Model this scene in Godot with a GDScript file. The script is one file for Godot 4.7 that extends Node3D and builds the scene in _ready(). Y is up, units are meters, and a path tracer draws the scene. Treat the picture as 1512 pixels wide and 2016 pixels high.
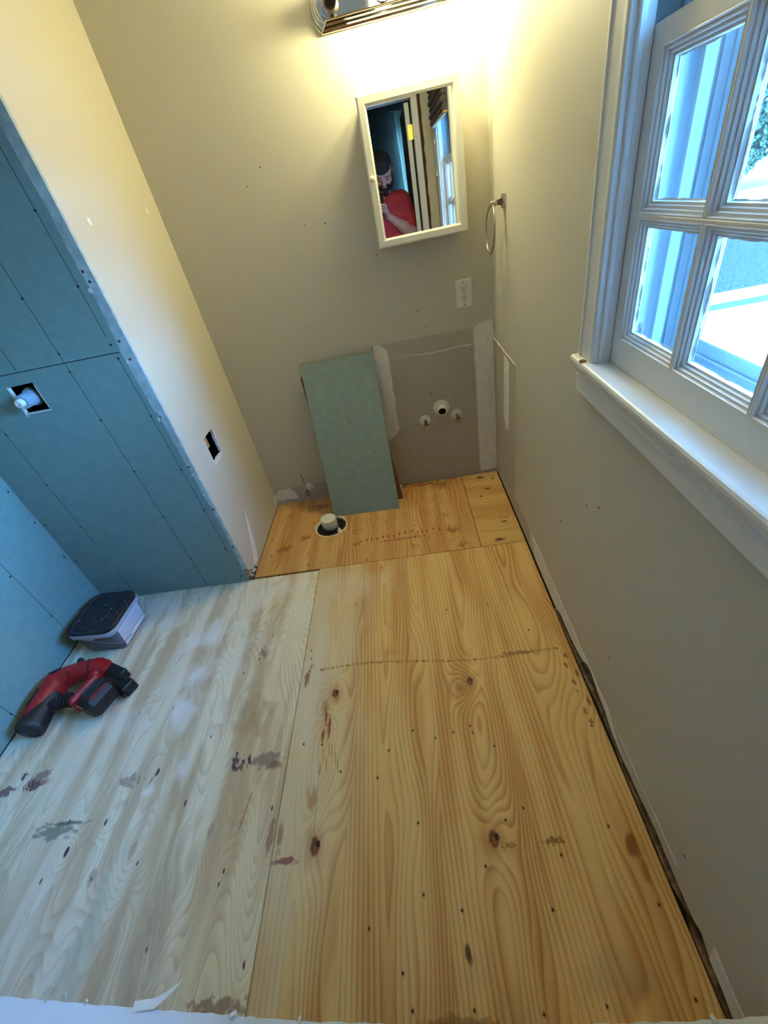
extends Node3D
# A small bathroom under renovation. y up, metres; the corner of back wall (z = 0) and window wall (x = 0) stands at the origin.

# ---------------------------------------------------------------- geometry
class Geo:
	var v := PackedVector3Array()
	var n := PackedVector3Array()
	var uv := PackedVector2Array()
	var xf := Transform3D()
	var uo := Vector3.ZERO
	var ux := Vector3.ZERO
	var uy := Vector3.ZERO

	func pt(p: Vector3, m: Vector3) -> void:
		uv.append(Vector2((p - uo).dot(ux), (p - uo).dot(uy)))
		v.append(xf * p)
		n.append((xf.basis * m).normalized())

	func tri(a: Vector3, b: Vector3, c: Vector3, na := Vector3.ZERO, nb := Vector3.ZERO, nc := Vector3.ZERO) -> void:
		# a, b, c run counter-clockwise seen from outside
		var f := (b - a).cross(c - a)
		if f.length_squared() < 1e-16:
			return
		f = f.normalized()
		pt(a, f if na == Vector3.ZERO else na)
		pt(c, f if nc == Vector3.ZERO else nc)
		pt(b, f if nb == Vector3.ZERO else nb)

	func quad(a: Vector3, b: Vector3, c: Vector3, d: Vector3) -> void:
		tri(a, b, c)
		tri(a, c, d)

	func box(c: Vector3, s: Vector3, e := 0.0) -> void:
		var h := s / 2
		if e <= 0.0:
			for k in 3:
				for sg in [-1.0, 1.0]:
					var w := Vector3.ZERO
					w[k] = sg * h[k]
					var p := Vector3.ZERO
					p[(k + 1) % 3] = h[(k + 1) % 3]
					var r := Vector3.ZERO
					r[(k + 2) % 3] = h[(k + 2) % 3] * sg
					quad(c + w - p - r, c + w + p - r, c + w + p + r, c + w - p + r)
			return
		e = minf(e, minf(h.x, minf(h.y, h.z)) * 0.98)
		var i := h - Vector3(e, e, e)
		for k in 3:
			var k1 := (k + 1) % 3
			var k2 := (k + 2) % 3
			for sg in [-1.0, 1.0]:
				var w := Vector3.ZERO
				w[k] = sg * h[k]
				var p := Vector3.ZERO
				p[k1] = i[k1]
				var r := Vector3.ZERO
				r[k2] = i[k2] * sg
				quad(c + w - p - r, c + w + p - r, c + w + p + r, c + w - p + r)
				for s2 in [-1.0, 1.0]:   # the chamfer between faces k and k1
					var a := Vector3.ZERO
					a[k] = sg * h[k]
					a[k1] = s2 * i[k1]
					var b := Vector3.ZERO
					b[k] = sg * i[k]
					b[k1] = s2 * h[k1]
					var q := Vector3.ZERO
					q[k2] = i[k2] * sg * s2
					quad(c + a - q, c + b - q, c + b + q, c + a + q)
		for sx in [-1.0, 1.0]:
			for sy in [-1.0, 1.0]:
				for sz in [-1.0, 1.0]:
					var a := c + Vector3(sx * h.x, sy * i.y, sz * i.z)
					var b := c + Vector3(sx * i.x, sy * h.y, sz * i.z)
					var d := c + Vector3(sx * i.x, sy * i.y, sz * h.z)
					if sx * sy * sz > 0:
						tri(a, b, d)
					else:
						tri(a, d, b)

	func span(a: Vector3, b: Vector3, e := 0.0) -> void:
		box((a + b) / 2, (b - a).abs(), e)

	# profile of (radius, height) pairs turned about the local y axis
	func lathe(prof: Array, seg := 32, sharp := 0.8) -> void:
		for k in prof.size() - 1:
			var p: Vector2 = prof[k]
			var q: Vector2 = prof[k + 1]
			var t := q - p
			if t.length() < 1e-7:
				continue
			var m := Vector2(t.y, -t.x).normalized()
			var mp := m
			var mq := m
			if k > 0:
				var t0: Vector2 = p - prof[k - 1]
				var m0 := Vector2(t0.y, -t0.x).normalized()
				if m0.dot(m) > sharp:
					mp = (m + m0).normalized()
			if k + 2 < prof.size():
				var t1: Vector2 = prof[k + 2] - q
				var m1 := Vector2(t1.y, -t1.x).normalized()
				if m1.dot(m) > sharp:
					mq = (m + m1).normalized()
			for j in seg:
				var a := TAU * j / seg
				var b := TAU * (j + 1) / seg
				var da := Vector3(cos(a), 0, -sin(a))
				var db := Vector3(cos(b), 0, -sin(b))
				var up := Vector3.UP
				var pa := da * p.x + up * p.y
				var pb := db * p.x + up * p.y
				var qa := da * q.x + up * q.y
				var qb := db * q.x + up * q.y
				tri(pa, pb, qb, da * mp.x + up * mp.y, db * mp.x + up * mp.y, db * mq.x + up * mq.y)
				tri(pa, qb, qa, da * mp.x + up * mp.y, db * mq.x + up * mq.y, da * mq.x + up * mq.y)

	# a tube along points; radii one number or one (across, up) pair per point
	func tube(pts: Array, radii: Array, seg := 12, caps := true, side := Vector3.ZERO) -> void:
		var rings := []
		var prev := Vector3.ZERO
		for k in pts.size():
			var t: Vector3 = (pts[mini(k + 1, pts.size() - 1)] - pts[maxi(k - 1, 0)]).normalized()
			var s := side
			if s == Vector3.ZERO:
				s = prev if prev != Vector3.ZERO else (Vector3.UP if absf(t.y) < 0.9 else Vector3.RIGHT)
			var w := (s - t * s.dot(t)).normalized()
			prev = w
			var u := t.cross(w)
			var r: Variant = radii[mini(k, radii.size() - 1)]
			var rw: float = r.x if r is Vector2 else r
			var ru: float = r.y if r is Vector2 else r
			var ring := []
			for j in seg:
				var a := TAU * j / seg
				ring.append([pts[k] + w * cos(a) * rw + u * sin(a) * ru, (w * cos(a) / maxf(rw, 1e-5) + u * sin(a) / maxf(ru, 1e-5)).normalized()])
			rings.append(ring)
		for k in rings.size() - 1:
			for j in seg:
				var a: Array = rings[k][j]
				var b: Array = rings[k][(j + 1) % seg]
				var c: Array = rings[k + 1][(j + 1) % seg]
				var d: Array = rings[k + 1][j]
				tri(a[0], b[0], c[0], a[1], b[1], c[1])
				tri(a[0], c[0], d[0], a[1], c[1], d[1])
		if caps:
			for j in seg:
				tri(pts[0], rings[0][(j + 1) % seg][0], rings[0][j][0])
				tri(pts[-1], rings[-1][j][0], rings[-1][(j + 1) % seg][0])

	# outline (counter-clockwise seen from +z) pushed from z0 to z1
	func prism(poly: PackedVector2Array, z0: float, z1: float) -> void:
		if Geometry2D.is_polygon_clockwise(poly) == (z1 > z0):   # y up: Godot's clockwise test is for y down
			pass
		var ids := Geometry2D.triangulate_polygon(poly)
		var area := 0.0
		for k in poly.size():
			area += poly[k].cross(poly[(k + 1) % poly.size()])
		var ccw := area > 0
		for k in range(0, ids.size(), 3):
			var a := poly[ids[k]]
			var b := poly[ids[k + 1]]
			var c := poly[ids[k + 2]]
			if (b - a).cross(c - a) < 0:
				var s := b
				b = c
				c = s
			tri(Vector3(a.x, a.y, z1), Vector3(b.x, b.y, z1), Vector3(c.x, c.y, z1))
			tri(Vector3(a.x, a.y, z0), Vector3(c.x, c.y, z0), Vector3(b.x, b.y, z0))
		for k in poly.size():
			var a := poly[k]
			var b := poly[(k + 1) % poly.size()]
			if not ccw:
				var s := a
				a = b
				b = s
			quad(Vector3(a.x, a.y, z0), Vector3(b.x, b.y, z0), Vector3(b.x, b.y, z1), Vector3(a.x, a.y, z1))

	# nested rectangles: profile of (inset, z) pairs; closes the last ring when asked
	func rect_loft(x0: float, x1: float, y0: float, y1: float, prof: Array, close := false) -> void:
		for k in prof.size() - 1:
			var p: Vector2 = prof[k]
			var q: Vector2 = prof[k + 1]
			var a := [Vector3(x0 + p.x, y0 + p.x, p.y), Vector3(x1 - p.x, y0 + p.x, p.y), Vector3(x1 - p.x, y1 - p.x, p.y), Vector3(x0 + p.x, y1 - p.x, p.y)]
			var b := [Vector3(x0 + q.x, y0 + q.x, q.y), Vector3(x1 - q.x, y0 + q.x, q.y), Vector3(x1 - q.x, y1 - q.x, q.y), Vector3(x0 + q.x, y1 - q.x, q.y)]
			for j in 4:
				quad(a[j], a[(j + 1) % 4], b[(j + 1) % 4], b[j])
		if close:
			var e: Vector2 = prof[-1]
			quad(Vector3(x0 + e.x, y0 + e.x, e.y), Vector3(x1 - e.x, y0 + e.x, e.y), Vector3(x1 - e.x, y1 - e.x, e.y), Vector3(x0 + e.x, y1 - e.x, e.y))

	# nested outlines that share a point count: rings of Vector3
	func loft(rings: Array, close := true) -> void:
		for k in rings.size() - 1:
			var m: int = rings[k].size()
			for j in m:
				quad(rings[k][j], rings[k][(j + 1) % m], rings[k + 1][(j + 1) % m], rings[k + 1][j])
		if close:
			var c := Vector3.ZERO
			for p in rings[-1]:
				c += p
			c /= rings[-1].size()
			for j in rings[-1].size():
				tri(c, rings[-1][j], rings[-1][(j + 1) % rings[-1].size()])

	func mesh() -> ArrayMesh:
		var a := []
		a.resize(Mesh.ARRAY_MAX)
		a[Mesh.ARRAY_VERTEX] = v
		a[Mesh.ARRAY_NORMAL] = n
		a[Mesh.ARRAY_TEX_UV] = uv
		var m := ArrayMesh.new()
		m.add_surface_from_arrays(Mesh.PRIMITIVE_TRIANGLES, a)
		return m


var used := {}
var M := {}

func numbered(called: String) -> String:
	used[called] = used.get(called, -1) + 1
	return called if used[called] == 0 else "%s_%03d" % [called, used[called]]

func put(called: String, g: Geo, m: Material, parent: Node = null) -> MeshInstance3D:
	var o := MeshInstance3D.new()
	o.mesh = g.mesh()
	o.material_override = m
	if parent == null:
		o.name = numbered(called)
		add_child(o)
	else:
		var k := 0
		var nm := called
		while parent.has_node(nm):
			k += 1
			nm = "%s_%03d" % [called, k]
		o.name = nm
		parent.add_child(o)
	return o

func thing(called: String, label: String, category: String, at := Vector3.ZERO, group := "") -> Node3D:
	var o := Node3D.new()
	o.name = numbered(called)
	add_child(o)
	o.position = at
	tag(o, label, category, group)
	return o

func tag(o: Node, label: String, category: String, group := "") -> void:
	o.set_meta("label", label)
	o.set_meta("category", category)
	if group:
		o.set_meta("group", group)

func structure(o: Node, label := "") -> Node:
	o.set_meta("kind", "structure")
	if label:
		o.set_meta("label", label)
	return o

func group_node(called: String, label := "") -> Node3D:
	var o := Node3D.new()
	o.name = numbered(called)
	add_child(o)
	structure(o, label)
	return o

func mat(c: Color, rough := 0.6, metal := 0.0) -> StandardMaterial3D:
	var m := StandardMaterial3D.new()
	m.albedo_color = c
	m.roughness = rough
	m.metallic = metal
	return m

func bump(m: StandardMaterial3D, freq: float, depth_cm: float, scale := 1.0, sd := 1) -> StandardMaterial3D:
	var t := NoiseTexture2D.new()
	var f := FastNoiseLite.new()
	f.seed = sd
	f.frequency = freq
	f.fractal_octaves = 4
	t.noise = f
	t.seamless = true
	t.width = 512
	t.height = 512
	m.heightmap_enabled = true
	m.heightmap_texture = t
	m.heightmap_scale = depth_cm
	m.uv1_triplanar = true
	m.uv1_world_triplanar = true
	m.uv1_scale = Vector3.ONE * scale
	return m

func mottle(m: StandardMaterial3D, lo: Color, hi: Color, freq: float, scale := 1.0, sd := 3) -> StandardMaterial3D:
	var t := NoiseTexture2D.new()
	var f := FastNoiseLite.new()
	f.seed = sd
	f.frequency = freq
	f.fractal_octaves = 5
	t.noise = f
	t.seamless = true
	t.width = 512
	t.height = 512
	var r := Gradient.new()
	r.set_color(0, lo)
	r.set_color(1, hi)
	r.set_offset(0, 0.25)
	r.set_offset(1, 0.75)
	t.color_ramp = r
	m.albedo_color = Color.WHITE
	m.albedo_texture = t
	m.uv1_triplanar = true
	m.uv1_world_triplanar = true
	m.uv1_scale = Vector3.ONE * scale
	return m

func facing(normal: Vector3, at: Vector3, up := Vector3.UP) -> Transform3D:   # local +z along the normal
	var z := normal.normalized()
	var x := up.cross(z).normalized()
	return Transform3D(Basis(x, z.cross(x), z), at)

func standing(axis: Vector3, at: Vector3) -> Transform3D:   # local +y along the axis
	var y := axis.normalized()
	var x := (Vector3.FORWARD if absf(y.z) < 0.9 else Vector3.RIGHT).cross(y).normalized()
	return Transform3D(Basis(x, y, x.cross(y)), at)

const CAM := Vector3(-0.4521, 1.45, 2.2265)
var view := Basis()

func _ready() -> void:
	# ------------------------------------------------------------ camera, sky, sun, exposure
	view = Basis(Vector3.UP, 0.1281) * Basis(Vector3.RIGHT, -0.6304) * Basis(Vector3.BACK, -0.2237)
	var cam := Camera3D.new()
	cam.name = "camera"
	cam.transform = Transform3D(view, CAM)
	cam.fov = 100.83
	cam.near = 0.02
	cam.far = 200.0
	add_child(cam)
	cam.current = true
	var we := WorldEnvironment.new()
	we.name = "surroundings"
	var env := Environment.new()
	env.tonemap_mode = Environment.TONE_MAPPER_LINEAR
	env.tonemap_exposure = 1.42
	env.background_mode = Environment.BG_SKY
	var sky := Sky.new()
	var sm := ProceduralSkyMaterial.new()
	sm.sky_top_color = Color(0.40, 0.68, 1.0)
	sm.sky_horizon_color = Color(0.47, 0.74, 1.0)
	sm.ground_bottom_color = Color(0.30, 0.36, 0.36)
	sm.ground_horizon_color = Color(0.5, 0.6, 0.62)
	sm.sky_energy_multiplier = 8.4
	sm.ground_energy_multiplier = 1.5
	sm.sun_angle_max = 1.0
	sky.sky_material = sm
	env.sky = sky
	env.sdfgi_enabled = true
	env.ssao_enabled = true
	env.ssil_enabled = true
	we.environment = env
	add_child(we)
	var sun := DirectionalLight3D.new()
	sun.name = "sun"
	sun.light_color = Color(0.86, 1.0, 1.0)
	sun.light_energy = 1.6
	sun.light_angular_distance = 0.5
	sun.shadow_enabled = true
	sun.transform = facing(Vector3(-0.22, 0.85, -0.45), Vector3(0, 8, 0))
	add_child(sun)

	materials()
	room()
	floor_panels()
	window()
	door_side()
	outside()
	cabinet_and_light()
	fittings()
	boards()
	tub_of_compound()
	nail_gun()
	near_sheet_and_scraps()
	person()

func materials() -> void:
	M.paint = bump(mat(Color(0.79, 0.76, 0.68), 0.55), 0.02, 0.02, 2.0)
	M.bare = bump(mottle(mat(Color.WHITE, 0.9), Color(0.72, 0.675, 0.60), Color(0.74, 0.695, 0.62), 0.012, 1.0, 5), 0.05, 0.004, 3.0)
	M.mud = bump(mottle(mat(Color.WHITE, 0.85), Color(0.89, 0.885, 0.86), Color(0.93, 0.925, 0.90), 0.02, 1.0, 9), 0.04, 0.012, 2.0)
	M.green = bump(mottle(mat(Color.WHITE, 0.75), Color(0.455, 0.555, 0.53), Color(0.475, 0.575, 0.545), 0.008, 0.6, 12), 0.3, 0.002, 4.0)
	M.gypsum = bump(mat(Color(0.86, 0.86, 0.84), 0.95), 0.1, 0.1, 6.0)
	M.kraft = mottle(mat(Color.WHITE, 0.9), Color(0.40, 0.30, 0.20), Color(0.52, 0.41, 0.29), 0.02, 2.0, 4)
	M.graystrip = mottle(mat(Color.WHITE, 0.7), Color(0.60, 0.66, 0.65), Color(0.70, 0.75, 0.74), 0.02, 2.0, 8)
	M.line = mat(Color(0.14, 0.2, 0.2), 0.9)
	M.dark = mat(Color(0.025, 0.023, 0.02), 0.9)
	M.oldwood = bump(mottle(mat(Color.WHITE, 0.9), Color(0.36, 0.28, 0.21), Color(0.56, 0.45, 0.35), 0.02, 3.0, 6), 0.05, 0.1, 4.0)
	M.stud = mottle(mat(Color.WHITE, 0.8), Color(0.66, 0.50, 0.32), Color(0.78, 0.63, 0.44), 0.02, 3.0, 7)
	M.trim = bump(mat(Color(0.90, 0.90, 0.89), 0.38), 0.02, 0.02, 3.0, 21)
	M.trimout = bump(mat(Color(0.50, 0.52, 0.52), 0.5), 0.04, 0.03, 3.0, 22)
	M.white = mat(Color(0.88, 0.87, 0.83), 0.35)
	M.plastic = mat(Color(0.9, 0.89, 0.86), 0.3)
	M.chrome = mat(Color(0.86, 0.84, 0.80), 0.08, 1.0)
	M.nickel = mat(Color(0.72, 0.70, 0.66), 0.22, 1.0)
	M.copper = mat(Color(0.72, 0.42, 0.30), 0.35, 1.0)
	M.black = mat(Color(0.035, 0.035, 0.04), 0.5)
	M.glass = mat(Color(0.9, 0.97, 1.0, 0.03), 0.0)
	M.glass.transparency = BaseMaterial3D.TRANSPARENCY_ALPHA

# ---------------------------------------------------------------- the room
const X1 := -1.3985    # face of the partition that looks at the window
const Z1 := 0.681      # face of the partition that looks at the camera
const X0 := -2.2264    # left wall
const ZF := 2.28       # inner face of the door wall
const HI := 2.44

func ragged(a: Vector2, b: Vector2, step: float, amp: float, rng: RandomNumberGenerator) -> Array:
	var out := []
	var k := maxi(1, int(a.distance_to(b) / step))
	var s := (b - a).normalized()
	for i in k:
		var p := a.lerp(b, float(i) / k)
		out.append(p + (Vector2.ZERO if i == 0 else Vector2(-s.y, s.x) * rng.randf_range(-amp, amp)))
	return out

func room() -> void:
	var rng := RandomNumberGenerator.new()
	rng.seed = 11
	# back wall
	var g := Geo.new()
	g.span(Vector3(X1 - 0.02, -0.05, -0.12), Vector3(0.013, HI, 0))
	var back: Node3D = structure(put("wall_back", g, M.paint), "beige back wall carrying the light bar and the mirror cabinet")
	g = Geo.new()   # bare drywall where a vanity used to stand
	var pl := PackedVector2Array()
	pl.append_array(ragged(Vector2(-0.104, 0.004), Vector2(-0.104, 0.854), 0.05, 0.001, rng))
	pl.append_array(ragged(Vector2(-0.104, 0.854), Vector2(-0.62, 0.856), 0.05, 0.002, rng))
	pl.append_array(ragged(Vector2(-0.62, 0.856), Vector2(-0.62, 0.004), 0.05, 0.001, rng))
	pl.append(Vector2(-0.62, 0.004))
	g.prism(pl, 0.0, 0.0008)
	put("bare_drywall_patch", g, M.bare, back)
	g = Geo.new()
	g.prism(PackedVector2Array([Vector2(-1.34, 0.004), Vector2(-0.97, 0.004), Vector2(-0.97, 0.112), Vector2(-1.1, 0.11), Vector2(-1.25, 0.106), Vector2(-1.34, 0.104)]), 0.0, 0.0007)
	put("baseboard_ghost", g, M.bare, back)
	g = Geo.new()   # joint compound over the corner tape
	pl = PackedVector2Array()
	pl.append_array(ragged(Vector2(-0.002, 0.018), Vector2(-0.002, 0.872), 0.06, 0.001, rng))
	pl.append_array(ragged(Vector2(-0.004, 0.876), Vector2(-0.096, 0.866), 0.02, 0.003, rng))
	pl.append_array(ragged(Vector2(-0.098, 0.85), Vector2(-0.101, 0.018), 0.03, 0.003, rng))
	pl.append(Vector2(-0.1, 0.016))
	g.prism(pl, 0.0, 0.0022)
	put("joint_compound", g, M.mud, back)
	g = Geo.new()   # the trowel stroke beside the leaning board
	pl = PackedVector2Array([Vector2(-0.545, 0.378), Vector2(-0.60, 0.322), Vector2(-0.622, 0.33)])
	pl.append_array(ragged(Vector2(-0.627, 0.45), Vector2(-0.622, 0.84), 0.04, 0.004, rng))
	pl.append_array(ragged(Vector2(-0.605, 0.858), Vector2(-0.545, 0.848), 0.02, 0.002, rng))
	pl.append_array(ragged(Vector2(-0.54, 0.82), Vector2(-0.545, 0.378), 0.04, 0.004, rng))
	g.prism(pl, 0.0, 0.002)
	put("joint_compound", g, M.mud, back)
	g = Geo.new()   # thin torn line of compound across the patch
	pl = PackedVector2Array()
	for k in 17:
		var t := k / 16.0
		pl.append(Vector2(lerpf(-0.53, -0.108, t), 0.774 + 0.004 * sin(t * 9.0) + rng.randf_range(0, 0.0012)))
	for k in range(16, -1, -1):
		var t := k / 16.0
		pl.append(Vector2(lerpf(-0.53, -0.108, t), 0.774 + 0.004 * sin(t * 9.0) - rng.randf_range(0.001, 0.006) * (0.3 + 0.9 * t)))
	g.prism(pl, 0.0, 0.0016)
	put("torn_paper_line", g, M.mud, back)
	g = Geo.new()   # white corner patch at the floor
	g.prism(PackedVector2Array([Vector2(X1 + 0.001, 0.03), Vector2(-1.25, 0.02), Vector2(-1.27, 0.085), Vector2(-1.285, 0.104), Vector2(-1.37, 0.096), Vector2(X1 + 0.001, 0.06)]), 0.0, 0.0015)
	put("joint_compound", g, M.mud, back)
	g = Geo.new()   # paint drip and scuffs on the painted part
	for s in [[-0.92, 1.63, 0.004], [-0.995, 1.58, 0.003], [-0.80, 1.41, 0.003], [-0.71, 1.40, 0.004], [-0.51, 1.245, 0.004], [-0.62, 1.22, 0.003], [-0.345, 0.557, 0.004], [-0.342, 0.542, 0.003], [-0.35, 0.57, 0.0025], [-0.36, 0.98, 0.004], [-0.33, 0.90, 0.003]]:
		g.xf = Transform3D(Basis(), Vector3(s[0], s[1], 0.0009))
		g.prism(PackedVector2Array([Vector2(-s[2], 0), Vector2(-s[2] * 0.3, -s[2]), Vector2(s[2] * 0.8, -s[2] * 0.4), Vector2(s[2] * 0.5, s[2] * 0.8), Vector2(-s[2] * 0.4, s[2] * 0.7)]), 0, 0.0004)
	put("scuff_mark", g, mat(Color(0.33, 0.29, 0.23), 0.9), back).set_meta("kind", "stuff")

	# partition between the toilet corner and the shower, hollow, with two cut holes
	var part: Node3D = group_node("wall_partition", "short partition wall, beige towards the window and green board towards the shower")
	g = Geo.new()
	g.xf = Transform3D(Basis(Vector3(0, 0, -1), Vector3.UP, Vector3(1, 0, 0)), Vector3(X1, 0, 0))   # local x runs along -z, local z along +x
	var hz0 := -0.507
	var hz1 := -0.394
	var hy0 := 0.606
	var hy1 := 0.732
	g.prism(PackedVector2Array([Vector2(-Z1 + 0.012, 0.075), Vector2(-Z1 + 0.045, 0.04), Vector2(-Z1 + 0.075, 0.0), Vector2(hz0, 0.0), Vector2(hz0, HI), Vector2(-Z1 + 0.012, HI)]), -0.0127, 0)
	g.prism(PackedVector2Array([Vector2(hz1, 0.0), Vector2(0.0, 0.0), Vector2(0.0, HI), Vector2(hz1, HI)]), -0.0127, 0)
	g.prism(PackedVector2Array([Vector2(hz0, 0.0), Vector2(hz1, 0.0), Vector2(hz1, hy0 - 0.003), Vector2(hz1 - 0.02, hy0 + 0.002), Vector2(hz1 - 0.045, hy0 - 0.004), Vector2(hz1 - 0.07, hy0 + 0.003), Vector2(hz0 + 0.02, hy0 - 0.001), Vector2(hz0, hy0)]), -0.0127, 0)
	g.prism(PackedVector2Array([Vector2(hz0, hy1), Vector2(hz1, hy1), Vector2(hz1, HI), Vector2(hz0, HI)]), -0.0127, 0)
	put("drywall_face", g, M.paint, part)
	g = Geo.new()   # white broken gypsum round the hole
	g.xf = Transform3D(Basis(Vector3(0, 0, -1), Vector3.UP, Vector3(1, 0, 0)), Vector3(X1, 0, 0))
	g.prism(PackedVector2Array([Vector2(hz0 - 0.004, hy0 - 0.03), Vector2(hz0 + 0.003, hy0 - 0.004), Vector2(hz0 + 0.003, hy1 + 0.003), Vector2(hz0 - 0.005, hy1 + 0.002)]), -0.0125, 0.0012)
	var rag := PackedVector2Array()
	rag.append_array(ragged(Vector2(hz1 - 0.002, hy0 - 0.006), Vector2(hz1 - 0.004, hy1), 0.012, 0.003, rng))
	rag.append(Vector2(hz1 + 0.004, hy1))
	rag.append(Vector2(hz1 + 0.007, hy0 - 0.004))
	g.prism(rag, -0.0125, 0.0010)
	rag = PackedVector2Array()
	rag.append_array(ragged(Vector2(hz0 + 0.002, hy0 + 0.003), Vector2(hz1, hy0 + 0.005), 0.012, 0.003, rng))
	rag.append(Vector2(hz1 + 0.003, hy0 - 0.009))
	rag.append(Vector2(hz0 + 0.004, hy0 - 0.012))
	g.prism(rag, -0.0125, 0.0011)
	put("broken_hole_edge", g, M.gypsum, part)
	g = Geo.new()
	g.span(Vector3(X1 - 0.10, 0.0, 0.50), Vector3(X1 - 0.013, HI, 0.538))
	g.span(Vector3(X1 - 0.10, 0.672, 0.452), Vector3(X1 - 0.0132, 0.86, 0.512))
	put("stud", g, M.stud, part)
	g = Geo.new()
	g.span(Vector3(X1 - 0.10, 0.0, 0.63), Vector3(X1 - 0.014, HI, 0.667))
	put("stud", g, M.stud, part)
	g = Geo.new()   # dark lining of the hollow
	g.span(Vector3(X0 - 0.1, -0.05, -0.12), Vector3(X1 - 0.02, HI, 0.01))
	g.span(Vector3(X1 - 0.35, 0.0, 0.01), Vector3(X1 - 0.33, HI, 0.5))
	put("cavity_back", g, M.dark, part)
	# debris where the corner is broken at the floor
	g = Geo.new()
	for k in 26:
		var s := rng.randf_range(0.004, 0.013)
		g.xf = Transform3D(Basis.from_euler(Vector3(rng.randf() * 3, rng.randf() * 3, rng.randf() * 3)), Vector3(X1 - rng.randf_range(-0.012, 0.028), rng.randf_range(0.002, 0.055) * rng.randf(), rng.randf_range(0.59, 0.675)))
		g.box(Vector3.ZERO, Vector3(s * 1.6, s * 0.7, s), s * 0.2)
	put("broken_rubble", g, M.oldwood, part).set_meta("kind", "stuff")
	g = Geo.new()
	for k in 16:
		var s := rng.randf_range(0.004, 0.012)
		g.xf = Transform3D(Basis.from_euler(Vector3(rng.randf() * 3, rng.randf() * 3, rng.randf() * 3)), Vector3(X1 + rng.randf_range(-0.01, 0.004), rng.randf_range(0.01, 0.09), rng.randf_range(0.585, 0.665)))
		g.box(Vector3.ZERO, Vector3(s * 1.6, s * 0.5, s), s * 0.2)
	put("gypsum_crumbs", g, M.gypsum, part).set_meta("kind", "stuff")
	g = Geo.new()   # a smear of compound low on the beige face
	g.xf = Transform3D(Basis(Vector3(0, 0, -1), Vector3.UP, Vector3(1, 0, 0)), Vector3(X1, 0, 0))
	g.prism(PackedVector2Array([Vector2(-0.60, 0.03), Vector2(-0.53, 0.02), Vector2(-0.50, 0.09), Vector2(-0.46, 0.20), Vector2(-0.44, 0.29), Vector2(-0.49, 0.20), Vector2(-0.545, 0.10)]), 0, 0.0012)
	g.prism(PackedVector2Array([Vector2(-0.06, 0.02), Vector2(-0.002, 0.03), Vector2(-0.002, 0.09), Vector2(-0.03, 0.06)]), 0, 0.0012)
	put("joint_compound", g, M.mud, part)
	g = Geo.new()   # filled nail spots
	g.xf = Transform3D(Basis(Vector3(0, 0, -1), Vector3.UP, Vector3(1, 0, 0)), Vector3(X1, 0, 0))
	for s in [[-0.555, 1.555, 0.014], [-0.112, 1.57, 0.012]]:
		var q := PackedVector2Array()
		for k in 11:
			var a := TAU * k / 11
			var r: float = s[2] * rng.randf_range(0.7, 1.1)
			q.append(Vector2(s[0] + cos(a) * r * 0.8, s[1] + sin(a) * r))
		g.prism(q, 0, 0.0012)
	put("filled_spot", g, M.mud, part)

	# green board face towards the shower
	var ragedge := [Vector2(-1.436, 1.72), Vector2(-1.430, 1.60), Vector2(-1.434, 1.50), Vector2(-1.431, 1.394), Vector2(-1.430, 1.349), Vector2(-1.436, 1.261), Vector2(-1.440, 1.19)]
	var lower := [Vector2(-1.441, 1.178), Vector2(-1.442, 1.104), Vector2(-1.437, 1.03), Vector2(-1.436, 0.955), Vector2(-1.428, 0.945), Vector2(-1.426, 0.849), Vector2(-1.423, 0.688), Vector2(-1.418, 0.665), Vector2(-1.42, 0.53), Vector2(-1.414, 0.50), Vector2(-1.411, 0.365), Vector2(-1.416, 0.28), Vector2(-1.414, 0.197), Vector2(-1.419, 0.15), Vector2(-1.4185, 0.004)]
	var fill := []
	for list in [ragedge, lower]:
		var o := []
		for k in list.size() - 1:
			o.append_array(ragged(list[k], list[k + 1], 0.025, 0.0016, rng))
		o.append(list[-1])
		fill.append(o)
	g = Geo.new()
	var top := PackedVector2Array([Vector2(X0, 1.1815), Vector2(-1.440, 1.1815)])
	var up: Array = fill[0]
	up.reverse()
	top.append_array(up)
	top.append(Vector2(-1.434, HI))
	top.append(Vector2(X0, HI))
	g.prism(top, Z1 - 0.0127, Z1)
	put("green_board", g, M.green, part)
	g = Geo.new()   # the lower board with the square hole for the shower valve
	var hx0 := -1.926
	var hx1 := -1.822
	var h0 := 1.031
	var h1 := 1.138
	g.prism(PackedVector2Array([Vector2(X0, 0.004), Vector2(hx0, 0.004), Vector2(hx0, 1.1785), Vector2(X0, 1.1785)]), Z1 - 0.0127, Z1)
	g.prism(PackedVector2Array([Vector2(hx0, 0.004), Vector2(hx1, 0.004), Vector2(hx1, h0), Vector2(hx0, h0 - 0.001)]), Z1 - 0.0127, Z1)
	g.prism(PackedVector2Array([Vector2(hx0, h1 - 0.003), Vector2(hx1, h1), Vector2(hx1, 1.1785), Vector2(hx0, 1.1785)]), Z1 - 0.0127, Z1)
	var lowp := PackedVector2Array([Vector2(hx1, 1.1785), Vector2(hx1, 0.004)])
	var dn: Array = fill[1]
	dn.reverse()
	lowp.append_array(dn)
	g.prism(lowp, Z1 - 0.0127, Z1)
	put("green_board", g, M.green, part)
	g = Geo.new()   # pale cut edge of that hole
	for e in [[hx0 - 0.004, h0 - 0.012, hx0 + 0.0015, h1], [hx1 - 0.001, h0, hx1 + 0.002, h1 - 0.01], [hx0, h0 - 0.003, hx1 + 0.004, h0 + 0.001]]:
		g.span(Vector3(e[0], e[1], Z1 - 0.012), Vector3(e[2], e[3], Z1 + 0.0006))
	put("cut_edge", g, M.gypsum, part)
	g = Geo.new()   # the grey corner strip left of the old wall
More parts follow.
